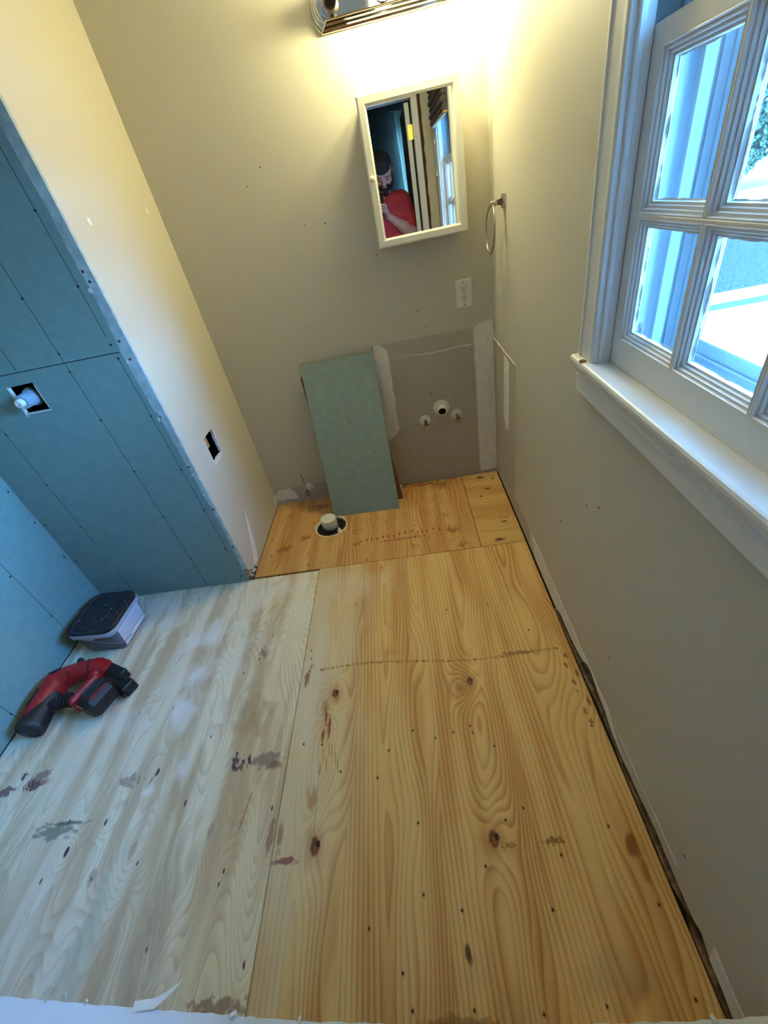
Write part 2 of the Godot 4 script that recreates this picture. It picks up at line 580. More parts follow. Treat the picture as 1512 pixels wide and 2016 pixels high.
	g.span(Vector3(-1.446, 0.085, Z1 - 0.012), Vector3(X1, HI, Z1 - 0.0006), 0.001)
	put("corner_strip", g, M.graystrip, part)
	g = Geo.new()
	for s in [[-1.432, 1.375, 0.012], [-1.436, 1.143, 0.008], [-1.435, 0.918, 0.009], [-1.421, 0.655, 0.007], [-1.418, 0.55, 0.006], [-1.412, 0.50, 0.006]]:
		var q := PackedVector2Array()
		for k in 9:
			var a := TAU * k / 9
			var r: float = s[2] * rng.randf_range(0.5, 1.1)
			q.append(Vector2(s[0] + cos(a) * r * 0.6, s[1] + sin(a) * r))
		g.prism(q, Z1 - 0.001, Z1 + 0.0008)
	put("gypsum_crumbs", g, M.gypsum, part).set_meta("kind", "stuff")
	g = Geo.new()   # marked stud lines
	for l in [[-1.463, 1.235, -1.470, 1.90], [-1.4625, 1.165, -1.443, 0.19], [-1.661, 1.183, -1.672, 1.90], [-1.661, 1.177, -1.6425, 0.01], [-2.070, 1.08, -2.051, 0.372], [-2.048, 0.143, -2.045, 0.012], [-1.85, 1.183, -1.86, 1.90]]:
		g.tube([Vector3(l[0], l[1], Z1), Vector3(l[2], l[3], Z1)], [Vector2(0.0011, 0.0004)], 6, true, Vector3.RIGHT)
	put("stud_line", g, M.line, part)
	g = Geo.new()
	g.span(Vector3(X0, 1.1785, Z1 - 0.01), Vector3(-1.441, 1.1815, Z1 - 0.005))
	put("board_joint", g, M.dark, part)
	var screw := Geo.new()
	screw.xf = standing(Vector3.BACK, Vector3.ZERO)
	screw.lathe([Vector2(0.0048, -0.0002), Vector2(0.0044, 0.0006), Vector2(0.002, 0.0003), Vector2(0.0, 0.0001)], 9)
	var sm := screw.mesh()
	for p in [[-1.465, 1.395], [-1.463, 1.208], [-1.462, 1.161], [-1.458, 0.936], [-1.455, 0.689], [-1.451, 0.474], [-1.449, 0.235], [-1.445, 0.044], [-1.666, 1.395], [-1.661, 1.212], [-1.662, 1.148], [-1.659, 0.955], [-1.653, 0.719], [-1.650, 0.470], [-1.644, 0.204], [-1.644, 0.049], [-2.066, 0.966], [-2.061, 0.722], [-2.054, 0.489], [-2.046, 0.190], [-2.209, 0.525], [-2.208, 0.294], [-1.468, 1.60], [-1.669, 1.60]]:
		screw_at(sm, Transform3D(Basis(), Vector3(p[0], p[1], Z1)), part)
	for p in [[-1.428, 1.214], [-1.423, 1.150], [-1.426, 0.925], [-1.418, 0.695], [-1.409, 0.467], [-1.408, 0.239], [-1.42, 1.40], [-1.425, 1.43]]:
		screw_at(sm, Transform3D(Basis(), Vector3(p[0], p[1], Z1 - 0.0006)), part)

	# left wall of green board
	g = Geo.new()
	g.span(Vector3(X0 - 0.12, -0.05, -0.12), Vector3(X0 - 0.0127, HI, ZF + 0.1))
	var left: Node3D = structure(put("wall_left", g, M.dark), "left wall clad in green board")
	g = Geo.new()
	g.span(Vector3(X0 - 0.0127, 0.004, Z1 - 0.02), Vector3(X0, 1.1785, ZF), 0.0008)
	put("green_board", g, M.green, left)
	g = Geo.new()
	g.span(Vector3(X0 - 0.0127, 1.1815, Z1 - 0.02), Vector3(X0, HI, ZF), 0.0008)
	put("green_board", g, M.green, left)
	g = Geo.new()
	for l in [[0.62, 0.944, 0.11, 0.944], [0.21, 1.339, 0.006, 1.338]]:
		g.tube([Vector3(X0, l[0], l[1]), Vector3(X0, l[2], l[3])], [Vector2(0.0011, 0.0004)], 6, true, Vector3.BACK)
	put("stud_line", g, M.line, left)
	for p in [[0.731, 0.70], [0.558, 0.70], [0.344, 0.70], [0.465, 0.951], [0.071, 1.339], [0.20, 0.945]]:
		screw_at(sm, facing(Vector3.RIGHT, Vector3(X0, p[0], p[1])), left)

	# window wall: a thin drywall skin with a ragged lower edge, the old frame behind it
	g = Geo.new()
	g.xf = Transform3D(Basis(Vector3(0, 0, 1), Vector3.UP, Vector3(-1, 0, 0)), Vector3.ZERO)   # local x along +z, local z along -x
	var low := [Vector2(0.0, 0.004), Vector2(1.09, 0.006), Vector2(1.10, 0.03), Vector2(1.115, 0.036), Vector2(1.13, 0.026), Vector2(1.25, 0.032), Vector2(1.334, 0.044), Vector2(1.36, 0.05), Vector2(1.395, 0.080), Vector2(1.42, 0.085), Vector2(1.458, 0.074), Vector2(1.50, 0.060), Vector2(1.551, 0.052), Vector2(1.60, 0.035), Vector2(1.68, 0.027), Vector2(1.762, 0.034), Vector2(1.846, 0.047), Vector2(1.904, 0.040), Vector2(1.942, 0.040), Vector2(2.017, 0.041), Vector2(2.038, 0.055), Vector2(2.076, 0.035), Vector2(2.105, 0.035), Vector2(2.155, 0.025), Vector2(ZF, 0.02)]
	var edge := PackedVector2Array()
	for k in low.size() - 1:
		edge.append_array(ragged(low[k], low[k + 1], 0.02, 0.0022 if low[k].x > 1.35 else 0.0006, rng))
	edge.append(low[-1])
	var wz0 := 1.185
	var wz1 := 1.916
	for s in [[-0.1, wz0, 0], [wz0, wz1, 1], [wz1, ZF + 0.2, 0]]:
		var q := PackedVector2Array()
		q.append(Vector2(maxf(s[0], 0.0), 0.006 if s[0] < 0 else edge_at(edge, s[0])))
		for e in edge:
			if e.x > s[0] + 1e-4 and e.x < s[1] - 1e-4 and e.x > 0:
				q.append(e)
		q.append(Vector2(minf(s[1], ZF), edge_at(edge, minf(s[1], ZF))))
		var ytop := HI if s[2] == 0 else 1.03
		q.append(Vector2(minf(s[1], ZF), ytop))
		q.append(Vector2(maxf(s[0], 0.0), ytop))
		g.prism(q, -0.0127, 0.0)
	g.prism(PackedVector2Array([Vector2(wz0, 2.11), Vector2(wz1, 2.11), Vector2(wz1, HI), Vector2(wz0, HI)]), -0.0127, 0.0)
	var right: Node3D = structure(put("wall_right", g, M.paint), "beige wall with the window, its foot torn open above the floor")
	g = Geo.new()
	g.span(Vector3(0.013, 0.09, -0.12), Vector3(0.22, HI, wz0))
	g.span(Vector3(0.013, 0.09, wz1), Vector3(0.22, HI, 2.6))
	g.span(Vector3(0.013, 0.09, wz0), Vector3(0.22, 1.03, wz1))
	g.span(Vector3(0.013, 2.11, wz0), Vector3(0.22, HI, wz1))
	g.span(Vector3(0.03, -0.14, -0.12), Vector3(0.22, 0.012, 2.6))
	put("wall_core", g, mat(Color(0.62, 0.62, 0.6), 0.9), right)
	g = Geo.new()   # the wood plate seen through the torn foot
	g.span(Vector3(0.0135, 0.008, -0.1), Vector3(0.20, 0.09, 2.6), 0.002)
	put("sole_plate", g, M.oldwood, right)
	g = Geo.new()   # old floor board whose edge lies in the gap
	var ob := PackedVector2Array()
	ob.append_array(ragged(Vector2(1.08, 0.004), Vector2(1.48, -0.001), 0.05, 0.0012, rng))
	ob.append_array(ragged(Vector2(1.48, -0.004), Vector2(1.68, -0.003), 0.05, 0.0012, rng))
	ob.append_array(ragged(Vector2(1.68, 0.001), Vector2(2.0, 0.002), 0.05, 0.0015, rng))
	ob.append_array(ragged(Vector2(2.0, -0.008), Vector2(2.035, -0.006), 0.02, 0.001, rng))
	ob.append_array(ragged(Vector2(2.035, 0.002), Vector2(ZF, 0.004), 0.03, 0.002, rng))
	ob.append(Vector2(ZF, -0.018))
	ob.append(Vector2(1.08, -0.018))
	g.xf = Transform3D(PLAN, Vector3(0, -0.002, 0))
	g.prism(ob, 0.0, 0.02)
	put("old_floor_board", g, mottle(mat(Color.WHITE, 0.9), Color(0.40, 0.30, 0.22), Color(0.60, 0.47, 0.36), 0.02, 3.0, 6), right)
	g = Geo.new()
	g.xf = Transform3D(Basis(Vector3(0, 0, 1), Vector3.UP, Vector3(-1, 0, 0)), Vector3.ZERO)
	g.prism(PackedVector2Array([Vector2(1.40, -0.01), Vector2(1.56, -0.01), Vector2(1.55, 0.016), Vector2(1.43, 0.03)]), -0.017, -0.0155)
	g.prism(PackedVector2Array([Vector2(1.99, -0.01), Vector2(2.02, -0.01), Vector2(2.0, 0.022), Vector2(1.985, 0.028)]), -0.017, -0.0155)
	put("plate_gap", g, M.dark, right)
	g = Geo.new()   # band left by the old baseboard
	g.xf = Transform3D(Basis(Vector3(0, 0, 1), Vector3.UP, Vector3(-1, 0, 0)), Vector3.ZERO)
	var band := PackedVector2Array()
	for e in edge:
		if e.x > 0.80 and e.x < 1.66 and absf(e.x - 1.11) > 0.018:
			band.append(e + Vector2(0, 0.0015))
	var tops := [Vector2(1.66, 0.0345), Vector2(1.56, 0.0885), Vector2(1.46, 0.09), Vector2(1.40, 0.0905), Vector2(1.21, 0.094), Vector2(1.10, 0.101), Vector2(0.938, 0.104), Vector2(0.85, 0.108), Vector2(0.735, 0.104)]
	for k in tops.size() - 1:
		band.append_array(ragged(tops[k], tops[k + 1], 0.03, 0.001, rng))
	band.append(tops[-1])
	band.append(Vector2(0.79, 0.03))
	g.prism(band, 0, 0.0011)
	var band2 := PackedVector2Array()
	for e in edge:
		if e.x > 2.07 and e.x < ZF:
			band2.append(e + Vector2(0, 0.0015))
	band2.append(Vector2(ZF, 0.09))
	band2.append(Vector2(2.12, 0.091))
	band2.append(Vector2(2.066, 0.098))
	g.prism(band2, 0, 0.0011)
	put("unpainted_band", g, M.mud, right)
	g = Geo.new()   # scored line where the baseboard's top was
	for l in [[1.60, 0.087, 1.75, 0.084], [1.75, 0.084, 1.83, 0.091], [1.83, 0.091, 1.93, 0.088], [1.47, 0.088, 1.56, 0.091]]:
		g.tube([Vector3(0, l[1], l[0]), Vector3(0, l[3], l[2])], [Vector2(0.0009, 0.0012)], 6)
	put("scored_line", g, M.gypsum, right)
	g = Geo.new()   # stroke of compound low in the corner and its torn top line
	g.xf = Transform3D(Basis(Vector3(0, 0, 1), Vector3.UP, Vector3(-1, 0, 0)), Vector3.ZERO)
	g.prism(PackedVector2Array([Vector2(0.225, 0.768), Vector2(0.215, 0.60), Vector2(0.205, 0.46), Vector2(0.250, 0.405), Vector2(0.290, 0.408), Vector2(0.308, 0.44), Vector2(0.320, 0.60), Vector2(0.318, 0.764)]), 0, 0.0016)
	put("joint_compound", g, M.mud, right)
	g = Geo.new()
	g.xf = Transform3D(Basis(Vector3(0, 0, 1), Vector3.UP, Vector3(-1, 0, 0)), Vector3.ZERO)
	var tl := PackedVector2Array()
	for k in 12:
		var t := k / 11.0
		tl.append(Vector2(lerpf(0.0, 0.43, t), 0.786 + rng.randf_range(0, 0.004)))
	for k in range(11, -1, -1):
		var t := k / 11.0
		tl.append(Vector2(lerpf(0.0, 0.43, t), 0.786 - rng.randf_range(0.001, 0.006)))
	g.prism(tl, 0, 0.0022)
	put("torn_paper_line", g, M.mud, right)
	g = Geo.new()
	g.xf = Transform3D(Basis(Vector3(0, 0, 1), Vector3.UP, Vector3(-1, 0, 0)), Vector3.ZERO)
	g.prism(PackedVector2Array([Vector2(0.002, 0.006), Vector2(0.70, 0.006), Vector2(0.70, 0.105), Vector2(0.43, 0.10), Vector2(0.425, 0.52), Vector2(0.423, 0.783), Vector2(0.002, 0.785)]), 0, 0.0006)
	put("bare_drywall_patch", g, M.bare, right)
	g = Geo.new()
	for s in [[0.64, 1.24, 0.005], [0.685, 1.31, 0.006], [0.44, 1.06, 0.007], [0.16, 1.93, 0.006], [0.74, 0.60, 0.004], [0.28, 1.50, 0.004]]:
		g.xf = Transform3D(Basis(Vector3(0, 0, 1), Vector3.UP, Vector3(-1, 0, 0)), Vector3(0, s[0], s[1]))
		g.prism(PackedVector2Array([Vector2(-s[2], 0), Vector2(-s[2] * 0.3, -s[2] * 0.7), Vector2(s[2] * 1.2, s[2] * 0.1), Vector2(s[2] * 0.3, s[2] * 0.7)]), 0, 0.0004)
	put("scuff_mark", g, mat(Color(0.40, 0.38, 0.34), 0.9), right).set_meta("kind", "stuff")

	# ceiling
	g = Geo.new()
	g.span(Vector3(-2.5, HI, -0.2), Vector3(1.5, HI + 0.15, 5.2))
	structure(put("ceiling", g, mat(Color(0.85, 0.84, 0.8), 0.9)), "plain white ceiling")

func edge_at(edge: PackedVector2Array, x: float) -> float:
	for k in edge.size() - 1:
		if edge[k].x <= x and edge[k + 1].x >= x:
			return lerpf(edge[k].y, edge[k + 1].y, inverse_lerp(edge[k].x, edge[k + 1].x + 1e-6, x))
	return edge[-1].y

func screw_at(m: Mesh, at: Transform3D, parent: Node) -> void:
	var o := MeshInstance3D.new()
	o.mesh = m
	o.material_override = M.black
	o.transform = at
	var k := 0
	var nm := "screw"
	while parent.has_node(nm):
		k += 1
		nm = "screw_%03d" % k
	o.name = nm
	parent.add_child(o)

# ---------------------------------------------------------------- plywood
func noise(sd: int, oct := 2) -> FastNoiseLite:
	var f := FastNoiseLite.new()
	f.seed = sd
	f.noise_type = FastNoiseLite.TYPE_SIMPLEX
	f.frequency = 1.0
	f.fractal_octaves = oct
	return f

# an image of plywood grain; size in metres, o the near-left corner, wild for a rotary cut face, knots [x, z, radius]
func plywood(w: int, h: int, size: Vector2, o: Vector2, sd: int, wild: float, centers: Array, knots: Array, light: Color, deep: Color, tint: Color, turned := false) -> Image:
	var n1 := noise(sd, 3)
	var n2 := noise(sd + 1, 2)
	var n3 := noise(sd + 2, 1)
	var f := PackedFloat32Array()
	f.resize(w * h)
	var px := size.x / w
	var pz := size.y / h
	for j in h:
		var zz := o.y + (j + 0.5) * pz
		for i in w:
			var xx := o.x + (i + 0.5) * px
			var x := zz if turned else xx
			var z := xx if turned else zz
			var a := n1.get_noise_2d(x * 2.2, z * 0.55)
			var q := 0.0
			if wild < 1.0:
				var xw := x + a * 0.035
				var d := 9.0
				for c in centers:
					d = minf(d, absf(xw - c))
				q = 76.0 * sqrt(d * d + 0.0005) + z * 2.0 + a * 2.6
			else:
				q = x * 17.0 + a * 8.5 + n2.get_noise_2d(x * 5.0, z * 1.2) * 2.0
			f[j * w + i] = q
	for k in knots:   # the grain bends round a knot
		var kr: float = k[2]
		var rx := kr * 3.2
		var rz := kr * 6.0
		var cx: float = (k[0] - o.x) / px
		var cz: float = (k[1] - o.y) / pz
		var ex := (rz if turned else rx) / px
		var ez := (rx if turned else rz) / pz
		for j in range(maxi(0, int(cz - 2.4 * ez)), mini(h, int(cz + 2.4 * ez))):
			for i in range(maxi(0, int(cx - 2.4 * ex)), mini(w, int(cx + 2.4 * ex))):
				var u := (i - cx) / ex
				var v := (j - cz) / ez
				f[j * w + i] += 3.6 * exp(-(u * u + v * v))
	var b := PackedByteArray()
	b.resize(w * h * 3)
	for j in h:
		var zz := o.y + (j + 0.5) * pz
		var at := j * w * 3
		for i in w:
			var xx := o.x + (i + 0.5) * px
			var x := zz if turned else xx
			var z := xx if turned else zz
			var s := fposmod(f[j * w + i], 1.0)
			var ring := pow(s / 0.86, 2.0) if s < 0.86 else 1.0 - (s - 0.86) / 0.14
			var t := n2.get_noise_2d(x * 9.0, z * 0.9)
			var fine := n3.get_noise_2d(x * 260.0, z * 9.0) + 0.6 * n2.get_noise_2d(x * 60.0, z * 4.0)
			ring *= 0.66 + 0.4 * t
			var k := clampf(ring * 0.84 + fine * 0.15, 0.0, 1.0)
			var m := clampf(t * 0.9 + 0.3 + 0.5 * n1.get_noise_2d(x * 7.0 + 31.0, z * 0.8), 0.0, 1.0) * (0.75 if wild < 1.0 else 1.0)
			var br := 1.0 + fine * 0.04
			b[at] = clampi(int(255.0 * br * (lerpf(lerpf(light.r, tint.r, m), deep.r, k))), 0, 255)
			b[at + 1] = clampi(int(255.0 * br * (lerpf(lerpf(light.g, tint.g, m), deep.g, k))), 0, 255)
			b[at + 2] = clampi(int(255.0 * br * (lerpf(lerpf(light.b, tint.b, m), deep.b, k))), 0, 255)
			at += 3
	return Image.create_from_data(w, h, false, Image.FORMAT_RGB8, b)

class Sheet:
	var im: Image
	var o: Vector2
	var px: float
	var pz: float
	var nz := FastNoiseLite.new()

	# a soft or ragged mark: rough 0 gives a plain ellipse, 1 a broken patch; cut is how much of it the noise removes
	func blot(x: float, z: float, rx: float, rz: float, c: Color, strength: float, rough := 0.5, fx := 60.0, fz := 40.0, soft := 0.35) -> void:
		var cx := (x - o.x) / px
		var cz := (z - o.y) / pz
		var ex := rx / px
		var ez := rz / pz
		for j in range(maxi(0, int(cz - 1.6 * ez)), mini(im.get_height(), int(cz + 1.6 * ez) + 1)):
			for i in range(maxi(0, int(cx - 1.6 * ex)), mini(im.get_width(), int(cx + 1.6 * ex) + 1)):
				var u := (i - cx) / ex
				var v := (j - cz) / ez
				var d := sqrt(u * u + v * v) + rough * nz.get_noise_2d((o.x + i * px) * fx * 0.6, (o.y + j * pz) * fz * 0.6)
				var a := clampf((1.0 - d) / soft, 0.0, 1.0) * strength
				if a > 0.0:
					im.set_pixel(i, j, im.get_pixel(i, j).lerp(c, a))

	func stroke(ax: float, az: float, bx: float, bz: float, r: float, c: Color, strength := 0.8) -> void:
		var k := maxi(2, int(Vector2(bx - ax, bz - az).length() / r))
		for s in k + 1:
			var t := float(s) / k
			blot(lerpf(ax, bx, t), lerpf(az, bz, t), r, r, c, strength * 0.7, 0.0, 60, 40, 0.9)

	func knot(x: float, z: float, r: float) -> void:
		blot(x, z, r * 2.3, r * 4.0, Color(0.62, 0.36, 0.16), 0.42, 0.4, 50, 12, 0.9)
		blot(x, z, r * 1.0, r * 1.5, Color(0.33, 0.17, 0.09), 0.85, 0.25, 90, 90, 0.4)
		blot(x + r * 0.15, z + r * 0.25, r * 0.6, r * 0.95, Color(0.55, 0.32, 0.2), 0.8, 0.2, 90, 90, 0.5)
		blot(x + r * 0.5, z - r * 0.3, r * 0.45, r * 0.7, Color(0.14, 0.08, 0.06), 0.9, 0.3, 90, 90, 0.4)

	func hole(x: float, z: float, r := 0.0042) -> void:
		blot(x, z, r * 1.5, r * 2.4, Color(0.45, 0.26, 0.12), 0.4, 0.3, 90, 60, 0.8)
		blot(x, z, r, r * 1.1, Color(0.12, 0.07, 0.05), 0.92, 0.2, 90, 90, 0.5)

	# little strokes, digits on a 3 by 5 grid
	func digits(s: String, x: float, z: float, cell: float, c: Color) -> void:
		var shapes := {"6": "111100111101111", "7": "111001010010010", "1": "010110010010111", "-": "000000111000000", "3": "111001111001111", "2": "111001111100111"}
		for ch in s:
			var bits: String = shapes.get(ch, "000000000000000")
			for k in 15:
				if bits[k] == "1":
					blot(x + (k % 3) * cell, z + (k / 3) * cell, cell * 0.62, cell * 0.62, c, 0.7, 0.4, 200, 200, 0.5)
			x += cell * 4.2

func panel_of(im: Image, o: Vector2, size: Vector2) -> Sheet:
	var p := Sheet.new()
	p.im = im
	p.o = o
	p.px = size.x / im.get_width()
	p.pz = size.y / im.get_height()
	p.nz.seed = 77
	p.nz.frequency = 1.0
	p.nz.fractal_octaves = 3
	return p

func wood(im: Image, rough: float) -> StandardMaterial3D:
	var m := mat(Color.WHITE, rough)
	m.albedo_texture = ImageTexture.create_from_image(im)
	m.metallic_specular = 0.4
	m.texture_repeat = false
	return m

func ply_geo(o: Vector2, size: Vector2) -> Geo:
	var g := Geo.new()
	g.uo = Vector3(o.x, 0, o.y)
	g.ux = Vector3(1.0 / size.x, 0, 0)
	g.uy = Vector3(0, 0, 1.0 / size.y)
	return g

func floor_panels() -> void:
	var g := Geo.new()
	g.span(Vector3(-2.45, -0.12, -0.12), Vector3(0.22, -0.02, ZF + 0.12))
	var fl: Node3D = structure(put("floor", g, M.dark), "plywood subfloor of four sheets")
	var zj := 0.6595
	var xj := -1.045
	var ze := ZF
	var yel := Color(0.90, 0.74, 0.47)
	var deep := Color(0.64, 0.42, 0.20)
	var tint := Color(0.82, 0.60, 0.33)
	# right sheet
	var o := Vector2(xj + 0.0012, zj + 0.0012)
	var size := Vector2(-0.006, ze) - o
	var kn := [[-0.918, 1.821, 0.017], [-0.407, 1.831, 0.016], [-0.899, 1.354, 0.014], [-0.394, 1.360, 0.013], [-0.433, 1.385, 0.012], [-0.932, 1.405, 0.012]]
	var p := panel_of(plywood(1024, 1180, size, o, 31, 0.0, [-0.93, -0.71, -0.40, -0.15], kn, yel, deep, tint), o, size)
	p.blot(-0.99, 1.15, 0.15, 0.5, Color(0.88, 0.83, 0.74), 0.62, 0.6, 9, 3, 1.0)   # dust and window light painted pale towards the left sheet
	p.blot(-1.0, 1.8, 0.12, 0.65, Color(0.86, 0.81, 0.71), 0.62, 0.6, 12, 3, 1.0)
	p.blot(-0.85, 0.80, 0.30, 0.16, Color(0.90, 0.86, 0.78), 0.5, 0.6, 12, 9, 1.0)
	p.blot(-1.08, 1.30, 0.36, 1.1, Color(0.88, 0.84, 0.76), 0.8, 0.35, 9, 2, 1.0)  # broad ramp of dust and daylight put into the colour
	for k in kn:
		if k[2] > 0.0125:
			p.knot(k[0], k[1], k[2])
		else:
			p.blot(k[0], k[1], 0.016, 0.03, Color(0.62, 0.40, 0.22), 0.55, 0.5, 60, 30, 0.8)
	for h in [[-0.54, 1.55], [-0.479, 1.536], [-0.416, 1.543], [-0.42, 1.52], [-0.355, 1.591], [-0.996, 1.53], [-0.929, 1.538], [-0.697, 1.576], [-0.614, 1.783], [-0.366, 1.791], [-0.735, 1.655], [-0.857, 1.628], [-0.04, 1.556], [-1.015, 1.188], [-0.727, 1.242], [-0.583, 1.254], [-0.614, 1.518], [-0.241, 1.876], [-0.611, 1.94], [-0.516, 1.974], [-0.296, 1.981], [-0.049, 1.981], [-0.754, 1.999], [-0.671, 2.078], [-0.651, 2.136], [-0.514, 2.137], [-0.366, 2.145], [-0.232, 2.136], [-0.05, 2.13], [-0.441, 1.89], [-0.099, 1.821], [-0.31, 1.765], [-0.435, 1.022], [-0.262, 1.021], [-0.842, 0.928], [-0.133, 1.171], [-1.02, 1.15]]:
		p.hole(h[0], h[1], 0.0036)
	p.blot(-0.513, 2.052, 0.010, 0.022, Color(0.25, 0.16, 0.10), 0.8, 0.4, 60, 30, 0.6)
	p.blot(-0.055, 1.867, 0.022, 0.034, Color(0.48, 0.25, 0.11), 0.75, 0.5, 45, 25, 0.5)
	p.blot(-0.05, 1.92, 0.012, 0.03, Color(0.52, 0.30, 0.14), 0.5, 0.6, 50, 20, 0.7)
	for s in [[-0.925, 1.44, 0.007, 0.035], [-0.912, 1.475, 0.010, 0.04], [-0.93, 1.50, 0.005, 0.03]]:
		p.blot(s[0], s[1], s[2], s[3], Color(0.50, 0.22, 0.13), 0.75, 0.7, 110, 25, 0.5)
	for s in [[-0.925, 1.57], [-0.91, 1.60], [-0.895, 1.56], [-0.88, 1.585], [-0.93, 1.615], [-0.905, 1.555], [-0.87, 1.61]]:
		p.stroke(s[0], s[1] - 0.02, s[0] + 0.004, s[1] + 0.018, 0.0018, Color(0.36, 0.2, 0.12), 0.8)
	p.stroke(-0.93, 1.62, -0.925, 1.80, 0.0016, Color(0.40, 0.24, 0.14), 0.7)
	p.blot(-0.945, 1.70, 0.018, 0.04, Color(0.66, 0.40, 0.28), 0.5, 0.7, 60, 20, 0.6)
	p.blot(-1.018, 1.282, 0.016, 0.035, Color(0.50, 0.33, 0.27), 0.7, 0.7, 70, 40, 0.5)
	p.blot(-1.008, 1.225, 0.012, 0.016, Color(0.55, 0.38, 0.30), 0.5, 0.7, 70, 40, 0.6)
	p.blot(-1.0, 1.852, 0.036, 0.012, Color(0.52, 0.36, 0.32), 0.8, 0.6, 60, 60, 0.4)
	p.blot(-1.028, 1.79, 0.012, 0.05, Color(0.58, 0.47, 0.40), 0.7, 0.7, 60, 30, 0.5)
	p.blot(-0.68, 1.20, 0.05, 0.03, Color(0.72, 0.50, 0.30), 0.4, 0.7, 60, 60, 0.7)
	for k in 46:   # dotted brown line of old glue across the sheet
		var t := k / 45.0
		p.blot(lerpf(-0.96, -0.06, t), lerpf(1.245, 1.272, t) - 0.012 * sin(t * 7.0), 0.012, 0.006, Color(0.52, 0.33, 0.15), 0.42 if k % 5 else 0.75, 0.9, 130, 130, 0.6)
	p.blot(-0.20, 1.265, 0.075, 0.008, Color(0.46, 0.29, 0.13), 0.6, 1.0, 90, 90, 0.5)
	for k in 8:   # dark mould spots along the window wall
		p.blot(-0.035 - 0.015 * sin(k * 2.2), 1.30 + 0.035 * k, 0.007, 0.016, Color(0.32, 0.20, 0.08), 0.55, 0.8, 90, 50, 0.6)
	p.blot(-0.37, 1.85, 0.018, 0.008, Color(0.45, 0.28, 0.12), 0.5, 1.0, 120, 120, 0.5)
	p.blot(-0.25, 1.845, 0.03, 0.010, Color(0.42, 0.26, 0.12), 0.65, 1.0, 120, 120, 0.5)
	p.blot(-0.20, 2.10, 0.10, 0.05, Color(0.62, 0.57, 0.44), 0.35, 0.6, 30, 20, 0.9)
	p.blot(-0.55, 2.16, 0.09, 0.02, Color(0.50, 0.33, 0.17), 0.55, 0.5, 60, 60, 0.4)
	for e in [[-0.702, 1.055, -0.684, 1.058], [-0.684, 1.058, -0.672, 1.085], [-0.672, 1.085, -0.69, 1.082], [-0.69, 1.082, -0.702, 1.055]]:
		p.stroke(e[0], e[1], e[2], e[3], 0.0012, Color(0.34, 0.22, 0.12), 0.7)
	for k in 6:
		p.stroke(-0.80 + k * 0.012, 1.06, -0.793 + k * 0.012, 1.10, 0.0012, Color(0.42, 0.28, 0.15), 0.45)
	g = ply_geo(o, size)
	g.span(Vector3(o.x, -0.018, o.y), Vector3(-0.006, 0, ze), 0.0012)
	put("plywood_panel", g, wood(p.im, 0.55), fl)
	# left sheet, rotary cut, dusty
	o = Vector2(X0, zj + 0.012)
	size = Vector2(xj - 0.0012, ze) - o
	kn = [[-1.637, 1.721, 0.007], [-1.731, 1.792, 0.008], [-1.775, 1.711, 0.006], [-1.376, 1.683, 0.007], [-1.52, 1.579, 0.008], [-1.26, 1.765, 0.016], [-1.602, 1.86, 0.02], [-1.5, 1.80, 0.018]]
	p = panel_of(plywood(1024, 1180, size, o, 57, 1.0, [], kn, Color(0.93, 0.885, 0.78), Color(0.75, 0.67, 0.55), Color(0.79, 0.69, 0.55)), o, size)
	for k in kn:
		if k[2] < 0.01:
			p.blot(k[0], k[1], k[2] * 0.75, k[2] * 2.0, Color(0.17, 0.12, 0.10), 0.9, 0.5, 70, 40, 0.5)
		else:
			p.blot(k[0], k[1], k[2] * 0.8, k[2] * 1.6, Color(0.62, 0.52, 0.42), 0.5, 0.3, 70, 40, 0.5)
	for h in [[-1.561, 1.342], [-1.701, 1.348], [-1.358, 1.472], [-1.184, 1.866], [-1.19, 1.894], [-1.071, 2.055], [-1.071, 1.716], [-1.602, 1.865], [-1.771, 1.863], [-1.469, 1.835], [-1.30, 1.22], [-1.21, 1.05], [-1.9, 1.9], [-1.35, 2.02]]:
		p.blot(h[0], h[1], 0.0035, 0.009, Color(0.20, 0.14, 0.12), 0.85, 0.4, 80, 50, 0.6)
	p.stroke(-1.150, 1.67, -1.165, 1.765, 0.0024, Color(0.25, 0.17, 0.13), 0.8)
	p.stroke(-1.52, 1.57, -1.535, 1.615, 0.004, Color(0.28, 0.22, 0.2), 0.8)
	for s in [[-1.235, 1.565, 0.014, 0.022, 0.9], [-1.205, 1.575, 0.006, 0.018, 0.8], [-1.185, 1.565, 0.006, 0.02, 0.9], [-1.225, 1.59, 0.02, 0.01, 0.7]]:
		p.blot(s[0], s[1], s[2], s[3], Color(0.26, 0.19, 0.24), s[4], 1.0, 130, 80, 0.4)
	p.blot(-1.118, 1.572, 0.055, 0.03, Color(0.56, 0.45, 0.43), 0.75, 0.6, 50, 50, 0.35)
	p.blot(-1.09, 1.59, 0.03, 0.018, Color(0.50, 0.36, 0.32), 0.6, 0.6, 60, 60, 0.5)
	p.blot(-1.06, 1.79, 0.012, 0.05, Color(0.58, 0.47, 0.42), 0.7, 0.7, 60, 30, 0.5)
	p.blot(-1.99, 1.568, 0.05, 0.03, Color(0.52, 0.42, 0.37), 0.75, 0.7, 50, 50, 0.4)
	p.blot(-2.0, 1.59, 0.03, 0.02, Color(0.36, 0.22, 0.19), 0.8, 1.1, 110, 80, 0.4)
	p.blot(-2.10, 1.60, 0.035, 0.016, Color(0.42, 0.30, 0.28), 0.8, 0.8, 70, 70, 0.4)
	p.blot(-2.06, 1.55, 0.008, 0.02, Color(0.22, 0.16, 0.16), 0.8, 0.9, 110, 70, 0.4)
	p.blot(-1.81, 1.735, 0.085, 0.026, Color(0.46, 0.49, 0.43), 0.75, 0.8, 40, 60, 0.5)
